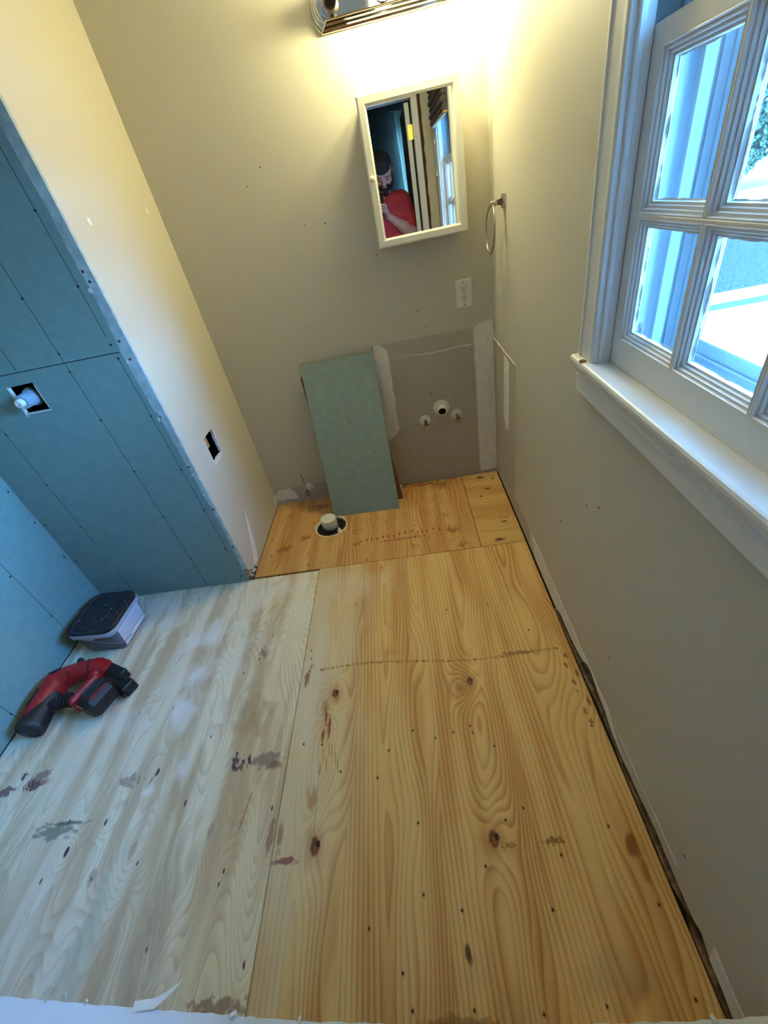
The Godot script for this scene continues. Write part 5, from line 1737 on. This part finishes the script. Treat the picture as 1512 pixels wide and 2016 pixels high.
# ---------------------------------------------------------------- nail gun
func nail_gun() -> void:
	var t := thing("nail_gun", "red and black cordless nail gun lying on its side by the left wall", "power tool", Vector3(-2.0, 0.0, 1.25))
	var off := Transform3D(Basis(), -t.position)
	var red := bump(mottle(mat(Color.WHITE, 0.45), Color(0.50, 0.035, 0.045), Color(0.66, 0.06, 0.07), 0.02, 4.0, 25), 0.06, 0.04, 6.0)
	var blk := bump(mottle(mat(Color.WHITE, 0.55), Color(0.025, 0.026, 0.03), Color(0.085, 0.088, 0.095), 0.02, 5.0, 27), 0.06, 0.04, 6.0)
	var grey := mottle(mat(Color.WHITE, 0.55), Color(0.10, 0.105, 0.11), Color(0.22, 0.225, 0.23), 0.03, 5.0, 28)
	var g := Geo.new()
	# drive cylinder, rubber cover and end cap
	g.xf = off
	var hd := Vector3(-2.108, 0.0525, 1.408)
	var bd := Vector3(-2.117, 0.058, 1.21)
	var ax := (hd - bd).normalized()
	g.tube([bd + ax * 0.05, bd + ax * 0.10, bd + ax * 0.15, bd + ax * 0.180, bd + ax * 0.186], [Vector2(0.040, 0.044), Vector2(0.045, 0.048), Vector2(0.049, 0.051), Vector2(0.051, 0.051), Vector2(0.051, 0.051)], 28)
	put("rubber_cover", g, blk, t)
	g = Geo.new()
	g.xf = off * standing(ax, bd + ax * 0.184)
	g.lathe([Vector2(0.052, 0), Vector2(0.0525, 0.006), Vector2(0.051, 0.013), Vector2(0.046, 0.018), Vector2(0.042, 0.018), Vector2(0.040, 0.012), Vector2(0.030, 0.013), Vector2(0, 0.015)], 36)
	put("end_cap", g, grey, t)
	g = Geo.new()   # red back shell that wraps the cylinder's upper left side
	g.xf = off
	var up := Vector3.UP
	g.tube([bd + ax * -0.01 + Vector3(-0.004, 0.004, 0), bd + ax * 0.05 + Vector3(-0.004, 0.007, 0), bd + ax * 0.10 + Vector3(-0.007, 0.010, 0), bd + ax * 0.15 + Vector3(-0.012, 0.010, 0), bd + ax * 0.172 + Vector3(-0.016, 0.008, 0)], [Vector2(0.050, 0.046), Vector2(0.046, 0.042), Vector2(0.043, 0.042), Vector2(0.041, 0.038), Vector2(0.034, 0.032)], 24)
	put("back_shell", g, red, t)
	g = Geo.new()
	g.xf = off
	for s in [0.04, 0.125]:
		pass
	g.tube([bd + ax * 0.045 + Vector3(-0.018, 0.0475, 0), bd + ax * 0.12 + Vector3(-0.022, 0.0475, 0)], [Vector2(0.004, 0.013)], 8, true, Vector3.UP)
	put("name_plate", g, blk, t)
	# red front housing, an arch from the cylinder to the magazine
	g = Geo.new()
	g.xf = off
	g.tube([Vector3(-2.120, 0.052, 1.245), Vector3(-2.112, 0.058, 1.205), Vector3(-2.085, 0.062, 1.182), Vector3(-2.04, 0.063, 1.166), Vector3(-1.99, 0.061, 1.156), Vector3(-1.955, 0.056, 1.154), Vector3(-1.93, 0.048, 1.158), Vector3(-1.918, 0.042, 1.162)], [Vector2(0.046, 0.046), Vector2(0.048, 0.045), Vector2(0.044, 0.041), Vector2(0.040, 0.038), Vector2(0.040, 0.040), Vector2(0.041, 0.045), Vector2(0.034, 0.040), Vector2(0.018, 0.022)], 26)
	put("front_housing", g, red, t)
	g = Geo.new()
	g.xf = off
	g.tube([Vector3(-1.985, 0.10, 1.135), Vector3(-1.974, 0.103, 1.165), Vector3(-1.968, 0.085, 1.195)], [0.0022], 6)
	put("seam", g, M.dark, t)
	g = Geo.new()
	g.xf = off
	g.tube([Vector3(-2.075, 0.103, 1.172), Vector3(-2.05, 0.100, 1.195), Vector3(-2.045, 0.085, 1.21)], [0.0016], 6)
	put("seam", g, M.dark, t)
	# black grip from the cylinder to the battery foot
	g = Geo.new()
	g.xf = off
	g.tube([Vector3(-2.095, 0.055, 1.325), Vector3(-2.06, 0.056, 1.305), Vector3(-2.02, 0.055, 1.298), Vector3(-1.985, 0.054, 1.300), Vector3(-1.955, 0.055, 1.302)], [Vector2(0.030, 0.026), Vector2(0.024, 0.026), Vector2(0.022, 0.024), Vector2(0.024, 0.026), Vector2(0.030, 0.030)], 20)
	for k in 5:
		g.tube([Vector3(-2.045 + k * 0.016, 0.075, 1.283 + 0.001 * k), Vector3(-2.043 + k * 0.016, 0.082, 1.30), Vector3(-2.042 + k * 0.016, 0.072, 1.318)], [0.003], 6)
	put("grip", g, blk, t)
	g = Geo.new()
	g.xf = off
	g.tube([Vector3(-2.05, 0.055, 1.275), Vector3(-2.03, 0.056, 1.262), Vector3(-2.012, 0.055, 1.268)], [Vector2(0.010, 0.007)], 10)
	put("trigger", g, grey, t)
	# red foot that carries the battery
	g = Geo.new()
	var along := Vector3(0.37, 0.0, -0.93).normalized()
	var across := Vector3(0.93, 0.0, 0.37).normalized()
	g.xf = off * Transform3D(Basis(across, up, -along), Vector3(-1.938, 0.058, 1.270))
	g.box(Vector3(0, 0, 0), Vector3(0.034, 0.080, 0.135), 0.010)
	put("battery_foot", g, red, t)
	g = Geo.new()
	g.xf = off
	g.tube([Vector3(-1.955, 0.05, 1.215), Vector3(-1.945, 0.052, 1.18)], [Vector2(0.035, 0.02), Vector2(0.03, 0.02)], 14)
	put("front_bridge", g, red, t)
	g = Geo.new()
	g.xf = off * Transform3D(Basis(across, up, -along), Vector3(-1.870, 0.057, 1.296))
	g.box(Vector3(0, 0.0, 0), Vector3(0.094, 0.094, 0.128), 0.020)
	var bt: Node3D = put("battery", g, blk, t)
	g = Geo.new()
	g.xf = off * Transform3D(Basis(across, up, -along), Vector3(-1.870, 0.057, 1.296))
	g.box(Vector3(-0.03, 0.0475, -0.005), Vector3(0.012, 0.003, 0.07), 0.001)
	g.box(Vector3(-0.004, 0.0475, -0.030), Vector3(0.010, 0.003, 0.045), 0.001)
	g.box(Vector3(0.014, 0.0475, 0.005), Vector3(0.004, 0.003, 0.06), 0.001)
	put("ribs", g, grey, bt)
	g = Geo.new()
	g.xf = off * Transform3D(Basis(across, up, -along), Vector3(-1.870, 0.057, 1.296))
	g.box(Vector3(0.026, 0.048, -0.003), Vector3(0.012, 0.004, 0.074), 0.001)
	put("red_stripe", g, red, bt)
	g = Geo.new()
	g.xf = off * Transform3D(Basis(across, up, -along), Vector3(-1.870, 0.057, 1.296))
	g.box(Vector3(-0.02, 0.022, 0.0645), Vector3(0.026, 0.016, 0.0015), 0.0006)
	put("white_mark", g, M.gypsum, bt)
	g = Geo.new()
	g.xf = off * Transform3D(Basis(across, up, -along), Vector3(-1.870, 0.057, 1.296))
	g.box(Vector3(-0.02, 0.022, 0.0655), Vector3(0.018, 0.009, 0.0012), 0.0005)
	put("dark_mark", g, M.black, bt)
	# magazine
	g = Geo.new()
	var md := Vector3(0.90, 0, 0.43).normalized()
	var mc := Vector3(0.43, 0, -0.90).normalized()
	g.xf = off * Transform3D(Basis(md, up, -mc), Vector3(-1.862, 0.0, 1.196))
	g.box(Vector3(-0.035, 0.030, -0.022), Vector3(0.125, 0.044, 0.036), 0.004)
	g.box(Vector3(0.028, 0.028, 0.012), Vector3(0.158, 0.056, 0.056), 0.006)
	g.box(Vector3(0.03, 0.058, 0.0), Vector3(0.10, 0.008, 0.012), 0.003)
	g.box(Vector3(0.045, 0.058, 0.026), Vector3(0.12, 0.006, 0.006), 0.002)
	g.box(Vector3(0.020, 0.050, -0.026), Vector3(0.016, 0.014, 0.030), 0.004)
	g.box(Vector3(0.085, 0.016, 0.040), Vector3(0.03, 0.016, 0.022), 0.004)
	put("magazine", g, blk, t)
	# nose and belt hook at the far side
	g = Geo.new()
	g.xf = off
	g.tube([Vector3(-2.06, 0.03, 1.15), Vector3(-2.09, 0.034, 1.11), Vector3(-2.102, 0.034, 1.082)], [Vector2(0.020, 0.018), Vector2(0.017, 0.015), Vector2(0.015, 0.013)], 12)
	put("nose", g, grey, t)
	g = Geo.new()
	g.xf = off
	g.tube([Vector3(-2.01, 0.03, 1.125), Vector3(-2.02, 0.03, 1.098), Vector3(-2.024, 0.03, 1.075)], [0.0024], 6)
	put("depth_rod", g, grey, t)
	g = Geo.new()
	g.xf = off
	g.tube([Vector3(-2.165, 0.06, 1.215), Vector3(-2.178, 0.07, 1.195), Vector3(-2.160, 0.08, 1.17), Vector3(-2.12, 0.082, 1.155)], [Vector2(0.012, 0.005)], 10)
	put("belt_hook", g, grey, t)

# ---------------------------------------------------------------- the white sheet at the near end
func near_sheet_and_scraps() -> void:
	var rng := RandomNumberGenerator.new()
	rng.seed = 40
	var t := thing("drywall_sheet", "white drywall sheet with a torn bowed edge, lying across the near end of the floor", "drywall sheet", Vector3(-0.9, 0.2273, 2.2))
	var pts := [Vector2(-1.9, 2.09), Vector2(-1.512, 2.116), Vector2(-1.147, 2.140), Vector2(-0.822, 2.160), Vector2(-0.538, 2.171), Vector2(-0.168, 2.170), Vector2(-0.071, 2.169), Vector2(-0.012, 2.166)]
	var p := PackedVector2Array()
	for k in pts.size() - 1:
		p.append_array(ragged(pts[k] * Vector2(1, -1), pts[k + 1] * Vector2(1, -1), 0.014, 0.0014, rng))
	p.append(Vector2(-0.012, -2.166))
	p.append(Vector2(-0.012, -2.264))
	p.append(Vector2(-1.9, -2.264))
	var g := Geo.new()
	g.xf = Transform3D(Basis(Vector3.RIGHT, Vector3(0, 0, -1), Vector3.UP), Vector3(0, 0.2273, 0) - t.position)
	g.prism(p, 0.0, 0.0127)
	put("sheet", g, bump(mat(Color(0.88, 0.89, 0.90), 0.7), 0.03, 0.03, 2.0), t)
	var paper := mat(Color(0.94, 0.93, 0.90), 0.8)
	for s in [[Vector3(-1.19, 0.2405, 2.136), Vector3(-1.143, 0.245, 2.133), Vector3(-1.118, 0.250, 2.122), Vector3(-1.095, 0.256, 2.109), Vector3(-1.083, 0.266, 2.103), 0.008], [Vector3(-1.40, 0.2405, 2.124), Vector3(-1.388, 0.247, 2.117), Vector3(-1.378, 0.257, 2.112), Vector3(-1.372, 0.262, 2.108), Vector3(-1.370, 0.266, 2.108), 0.006]]:
		g = Geo.new()
		g.xf = Transform3D(Basis(), -t.position)
		var w: float = s[5]
		g.tube(s.slice(0, 5), [Vector2(0.0006, w), Vector2(0.0006, w), Vector2(0.0006, w * 0.7), Vector2(0.0006, w * 0.35), Vector2(0.0005, w * 0.15)], 10, true, Vector3.UP)
		put("torn_paper", g, paper, t)
	for s in [[-1.355, 2.119, 0.007], [-1.30, 2.128, 0.006], [-0.97, 2.149, 0.008], [-0.835, 2.159, 0.008], [-0.1, 2.168, 0.007]]:
		g = Geo.new()
		g.xf = Transform3D(Basis.from_euler(Vector3(0.4, s[0] * 9.0, 0.5)), Vector3(s[0], 0.2435, s[1]) - t.position)
		g.box(Vector3.ZERO, Vector3(s[2] * 1.5, s[2] * 0.35, s[2]), s[2] * 0.1)
		put("crumb", g, M.gypsum, t)
	for x in [-1.7, -0.25]:
		g = Geo.new()
		g.xf = Transform3D(Basis(), Vector3(x, 0, 2.222) - t.position)
		g.span(Vector3(-0.09, 0, -0.035), Vector3(0.09, 0.2273, 0.035), 0.002)
		put("batten", g, M.stud, t)

# ---------------------------------------------------------------- the person with the phone
# capsules [a, b, ra, rb] joined by a smooth minimum and meshed as surface nets
func blob(g: Geo, prims: Array, cell: float, k: float) -> void:
	var lo := Vector3.ONE * 1e9
	var hi := Vector3.ONE * -1e9
	for q in prims:
		var r: float = maxf(q[2], q[3]) + k
		for e in [q[0], q[1]]:
			lo = lo.min(e - Vector3.ONE * r)
			hi = hi.max(e + Vector3.ONE * r)
	lo -= Vector3.ONE * cell * 2.0
	var nx := int((hi.x - lo.x) / cell) + 3
	var ny := int((hi.y - lo.y) / cell) + 3
	var nz := int((hi.z - lo.z) / cell) + 3
	var f := PackedFloat32Array()
	f.resize(nx * ny * nz)
	f.fill(1.0)
	for q in prims:
		var a: Vector3 = q[0]
		var ab: Vector3 = q[1] - a
		var ra: float = q[2]
		var rb: float = q[3]
		var l2 := maxf(ab.length_squared(), 1e-9)
		var m: float = maxf(ra, rb) + k + cell * 2.5
		var b0: Vector3 = (q[0].min(q[1]) - Vector3.ONE * m - lo) / cell
		var b1: Vector3 = (q[0].max(q[1]) + Vector3.ONE * m - lo) / cell
		for z in range(maxi(0, int(b0.z)), mini(nz, int(b1.z) + 1)):
			for y in range(maxi(0, int(b0.y)), mini(ny, int(b1.y) + 1)):
				var at := (z * ny + y) * nx
				for x in range(maxi(0, int(b0.x)), mini(nx, int(b1.x) + 1)):
					var p := lo + Vector3(x, y, z) * cell - a
					var t := clampf(p.dot(ab) / l2, 0.0, 1.0)
					var d := (p - ab * t).length() - lerpf(ra, rb, t)
					var o := f[at + x]
					var h := maxf(k - absf(o - d), 0.0) / k
					f[at + x] = minf(o, d) - h * h * k * 0.25
	var id := {}
	var pos := PackedVector3Array()
	var nor := PackedVector3Array()
	var sx := 1
	var sy := nx
	var sz := nx * ny
	var corner := [0, sx, sy, sx + sy, sz, sx + sz, sy + sz, sx + sy + sz]
	var edges := [[0, 1], [2, 3], [4, 5], [6, 7], [0, 2], [1, 3], [4, 6], [5, 7], [0, 4], [1, 5], [2, 6], [3, 7]]
	for z in nz - 1:
		for y in ny - 1:
			for x in nx - 1:
				var at := (z * ny + y) * nx + x
				var f0 := f[at] < 0.0
				if f0 == (f[at + 1] < 0.0) and f0 == (f[at + sy] < 0.0) and f0 == (f[at + sy + 1] < 0.0) and f0 == (f[at + sz] < 0.0) and f0 == (f[at + sz + 1] < 0.0) and f0 == (f[at + sz + sy] < 0.0) and f0 == (f[at + sz + sy + 1] < 0.0):
					continue
				var s := Vector3.ZERO
				var n := 0
				for e in edges:
					var v0 := f[at + corner[e[0]]]
					var v1 := f[at + corner[e[1]]]
					if (v0 < 0.0) == (v1 < 0.0):
						continue
					var t := v0 / (v0 - v1)
					var c0 := Vector3(e[0] & 1, (e[0] >> 1) & 1, e[0] >> 2)
					var c1 := Vector3(e[1] & 1, (e[1] >> 1) & 1, e[1] >> 2)
					s += c0.lerp(c1, t)
					n += 1
				id[at] = pos.size()
				pos.append(lo + (Vector3(x, y, z) + s / n) * cell)
				nor.append(Vector3(f[at + 1] + f[at + 1 + sy] + f[at + 1 + sz] + f[at + 1 + sy + sz] - f[at] - f[at + sy] - f[at + sz] - f[at + sy + sz], f[at + sy] + f[at + sy + 1] + f[at + sy + sz] + f[at + sy + 1 + sz] - f[at] - f[at + 1] - f[at + sz] - f[at + 1 + sz], f[at + sz] + f[at + sz + 1] + f[at + sz + sy] + f[at + sz + 1 + sy] - f[at] - f[at + 1] - f[at + sy] - f[at + 1 + sy]).normalized())
	for at in id:
		for ax in [[sx, sy, sz], [sy, sz, sx], [sz, sx, sy]]:
			var d0: int = ax[0]
			var d1: int = ax[1]
			var d2: int = ax[2]
			if (f[at] < 0.0) == (f[at + d0] < 0.0):
				continue
			if not (id.has(at - d1) and id.has(at - d2) and id.has(at - d1 - d2)):
				continue
			var a: int = id[at]
			var b: int = id[at - d1]
			var c: int = id[at - d1 - d2]
			var d: int = id[at - d2]
			if f[at] < 0.0:
				g.tri(pos[a], pos[b], pos[c], nor[a], nor[b], nor[c])
				g.tri(pos[a], pos[c], pos[d], nor[a], nor[c], nor[d])
			else:
				g.tri(pos[a], pos[c], pos[b], nor[a], nor[c], nor[b])
				g.tri(pos[a], pos[d], pos[c], nor[a], nor[d], nor[c])

func person() -> void:
	var t := thing("person", "bearded person in a red t-shirt holding up a phone, seen in the mirror", "person", Vector3(-0.445, -0.02, 2.53))
	var off := Transform3D(Basis(), -t.position)
	var skin := mat(Color(0.66, 0.47, 0.40), 0.55)
	var hair := mat(Color(0.035, 0.025, 0.02), 0.8)
	var cx := -0.445
	var ph := Transform3D(view, CAM + view * Vector3(-0.02, -0.055, 0.012))
	var g := Geo.new()
	g.xf = off
	var b := []
	var wr := {}
	for s in [1.0, -1.0]:
		var w := ph * Vector3(s * 0.075, -0.17, 0.050)
		wr[s] = w
		var sh := Vector3(cx + s * 0.168, 1.385, 2.53)
		var el := Vector3(cx + s * 0.225, 1.14, 2.435)
		b.append([sh, el, 0.050, 0.043])
		b.append([el, el.lerp(w, 0.35), 0.044, 0.043])
		b.append([el.lerp(w, 0.35), w, 0.043, 0.028])
		b.append([Vector3(cx + s * 0.085, 0.86, 2.53), Vector3(cx + s * 0.095, 0.46, 2.52), 0.080, 0.055])
		b.append([Vector3(cx + s * 0.095, 0.46, 2.52), Vector3(cx + s * 0.10, 0.06, 2.55), 0.054, 0.036])
	b.append([Vector3(cx - 0.14, 1.39, 2.535), Vector3(cx + 0.14, 1.39, 2.535), 0.058, 0.058])
	b.append([Vector3(cx - 0.10, 1.27, 2.53), Vector3(cx + 0.10, 1.27, 2.53), 0.098, 0.098])
	b.append([Vector3(cx - 0.09, 1.08, 2.52), Vector3(cx + 0.09, 1.08, 2.52), 0.105, 0.105])
	b.append([Vector3(cx - 0.085, 0.93, 2.53), Vector3(cx + 0.085, 0.93, 2.53), 0.105, 0.105])
	var hx := Transform3D(Basis(Vector3.UP, 0.06) * Basis(Vector3.RIGHT, -0.62), Vector3(-0.412, 1.598, 2.455))
	b.append([Vector3(cx, 1.40, 2.54), hx * Vector3(0, -0.07, 0.035), 0.062, 0.055])
	blob(g, b, 0.014, 0.03)
	# head
	g.xf = off * hx
	blob(g, [[Vector3(0, 0.035, 0.028), Vector3(0, 0.035, -0.022), 0.080, 0.076], [Vector3(0, 0.0, -0.034), Vector3(0, -0.068, -0.040), 0.058, 0.044], [Vector3(-0.034, -0.058, -0.015), Vector3(0.034, -0.058, -0.015), 0.038, 0.038], [Vector3(0, -0.088, -0.058), Vector3(0, -0.088, -0.050), 0.024, 0.024], [Vector3(0, 0.004, -0.092), Vector3(0, -0.026, -0.108), 0.008, 0.0125], [Vector3(-0.012, -0.030, -0.098), Vector3(0.012, -0.030, -0.098), 0.009, 0.009], [Vector3(-0.032, 0.021, -0.080), Vector3(0.032, 0.021, -0.080), 0.014, 0.014], [Vector3(-0.018, -0.054, -0.086), Vector3(0.018, -0.054, -0.086), 0.008, 0.008], [Vector3(-0.046, -0.02, -0.060), Vector3(-0.040, -0.03, -0.065), 0.022, 0.020], [Vector3(0.046, -0.02, -0.060), Vector3(0.040, -0.03, -0.065), 0.022, 0.020], [Vector3(-0.080, 0.008, 0.012), Vector3(-0.079, -0.026, 0.004), 0.015, 0.011], [Vector3(0.080, 0.008, 0.012), Vector3(0.079, -0.026, 0.004), 0.015, 0.011], [Vector3(0, -0.06, 0.03), Vector3(0, -0.12, 0.045), 0.054, 0.055]], 0.0045, 0.012)
	# hands round the phone
	for s in [1.0, -1.0]:
		g.xf = off * ph
		var h := [[Vector3(s * 0.049, -0.040, 0.008), Vector3(s * 0.052, -0.085, 0.014), 0.0150, 0.0165], [Vector3(s * 0.052, -0.060, 0.012), Vector3(s * 0.058, -0.105, 0.022), 0.017, 0.019], [Vector3(s * 0.058, -0.10, 0.022), Vector3(s * 0.075, -0.172, 0.050), 0.022, 0.028]]
		for i in 4:
			var y := -0.020 - 0.0195 * i
			var l: float = [0.95, 1.05, 1.0, 0.8][i]
			h.append([Vector3(s * 0.049, y - 0.006, 0.004), Vector3(s * 0.041, y, -0.0145), 0.0092, 0.0085])
			h.append([Vector3(s * 0.041, y, -0.0145), Vector3(s * (0.041 - 0.026 * l), y + 0.004, -0.0150), 0.0085, 0.0078])
			h.append([Vector3(s * (0.041 - 0.026 * l), y + 0.004, -0.0150), Vector3(s * (0.041 - 0.045 * l), y + 0.004, -0.0128), 0.0078, 0.0066])
		h.append([Vector3(s * 0.052, -0.080, 0.020), Vector3(s * 0.046, -0.045, 0.020), 0.0125, 0.0105])
		h.append([Vector3(s * 0.046, -0.045, 0.020), Vector3(s * 0.022, -0.020, 0.0135), 0.0100, 0.0080])
		blob(g, h, 0.0032, 0.006)
	put("body", g, skin, t)
	# clothes
	g = Geo.new()
	g.xf = off
	var sh2 := [[Vector3(cx - 0.145, 1.392, 2.535), Vector3(cx + 0.145, 1.392, 2.535), 0.071, 0.071], [Vector3(cx - 0.11, 1.27, 2.525), Vector3(cx + 0.11, 1.27, 2.525), 0.116, 0.116], [Vector3(cx - 0.10, 1.08, 2.515), Vector3(cx + 0.10, 1.08, 2.515), 0.128, 0.128], [Vector3(cx - 0.095, 0.93, 2.525), Vector3(cx + 0.095, 0.93, 2.525), 0.126, 0.126]]
	for s in [1.0, -1.0]:
		sh2.append([Vector3(cx + s * 0.168, 1.385, 2.53), Vector3(cx + s * 0.214, 1.215, 2.464), 0.070, 0.066])
	blob(g, sh2, 0.012, 0.03)
	put("t_shirt", g, bump(mat(Color(0.60, 0.10, 0.08), 0.85), 0.03, 0.15, 3.0), t)
	g = Geo.new()
	g.xf = off
	var pn := [[Vector3(cx - 0.09, 0.88, 2.53), Vector3(cx + 0.09, 0.88, 2.53), 0.112, 0.112]]
	for s in [1.0, -1.0]:
		pn.append([Vector3(cx + s * 0.085, 0.86, 2.53), Vector3(cx + s * 0.095, 0.46, 2.52), 0.094, 0.070])
		pn.append([Vector3(cx + s * 0.095, 0.46, 2.52), Vector3(cx + s * 0.10, 0.07, 2.55), 0.069, 0.056])
	blob(g, pn, 0.016, 0.03)
	put("trousers", g, mat(Color(0.10, 0.11, 0.14), 0.9), t)
	for s in [1.0, -1.0]:
		g = Geo.new()
		g.xf = off
		blob(g, [[Vector3(cx + s * 0.10, 0.028, 2.58), Vector3(cx + s * 0.105, 0.020, 2.43), 0.046, 0.040], [Vector3(cx + s * 0.10, 0.07, 2.56), Vector3(cx + s * 0.10, 0.03, 2.55), 0.045, 0.046]], 0.010, 0.02)
		put("shoe", g, mat(Color(0.12, 0.10, 0.09), 0.7), t)
	# hair, beard, eyes
	g = Geo.new()
	g.xf = off * hx
	blob(g, [[Vector3(0, 0.055, 0.034), Vector3(0, 0.058, -0.030), 0.078, 0.068], [Vector3(0, 0.015, 0.052), Vector3(0, 0.03, 0.04), 0.068, 0.075], [Vector3(-0.070, 0.03, 0.0), Vector3(-0.074, -0.005, -0.012), 0.018, 0.010], [Vector3(0.070, 0.03, 0.0), Vector3(0.074, -0.005, -0.012), 0.018, 0.010], [Vector3(-0.04, 0.085, -0.060), Vector3(0.045, 0.088, -0.058), 0.026, 0.026]], 0.006, 0.015)
	put("hair", g, hair, t)
	g = Geo.new()
	g.xf = off * hx
	blob(g, [[Vector3(-0.036, -0.070, -0.040), Vector3(0.036, -0.070, -0.040), 0.038, 0.038], [Vector3(0, -0.095, -0.062), Vector3(0, -0.125, -0.058), 0.038, 0.028], [Vector3(-0.071, -0.012, -0.010), Vector3(-0.052, -0.06, -0.030), 0.013, 0.030], [Vector3(0.071, -0.012, -0.010), Vector3(0.052, -0.06, -0.030), 0.013, 0.030], [Vector3(-0.028, -0.045, -0.086), Vector3(0.028, -0.045, -0.086), 0.009, 0.009]], 0.005, 0.012)
	put("beard", g, hair, t)
	for s in [1.0, -1.0]:
		g = Geo.new()
		g.xf = off * hx * standing(Vector3(0, -0.35, -1), Vector3(s * 0.031, 0.003, -0.080))
		var pr := []
		for k in 9:
			var a := -PI / 2 + PI * k / 8.0
			pr.append(Vector2(cos(a) * 0.0115, sin(a) * 0.0115))
		g.lathe(pr, 16, 0.3)
		put("eye", g, mat(Color(0.30, 0.22, 0.19), 0.4), t)
		g = Geo.new()
		g.xf = off * hx
		g.tube([Vector3(s * 0.016, 0.024, -0.095), Vector3(s * 0.032, 0.029, -0.094), Vector3(s * 0.048, 0.024, -0.084)], [Vector2(0.004, 0.004)], 8)
		put("eyebrow", g, hair, t)
	# phone
	var p := thing("phone", "dark phone held up by the person in the mirror", "phone", ph.origin)
	p.basis = ph.basis
	g = Geo.new()
	g.box(Vector3.ZERO, Vector3(0.075, 0.155, 0.008), 0.003)
	put("case", g, mat(Color(0.02, 0.02, 0.022), 0.4), p)
	g = Geo.new()
	g.box(Vector3(0, 0, 0.0042), Vector3(0.069, 0.148, 0.0006))
	put("screen", g, mat(Color(0.03, 0.03, 0.035), 0.1), p)
	for q in [[0.008, 0.03], [-0.006, 0.045]]:
		g = Geo.new()
		g.xf = standing(Vector3.FORWARD, Vector3(q[0] - 0.004, q[1] - 0.01, -0.0035))
		g.lathe([Vector2(0.006, 0), Vector2(0.006, 0.0014), Vector2(0.004, 0.0015), Vector2(0, 0.001)], 18)
		put("lens", g, M.black, p)
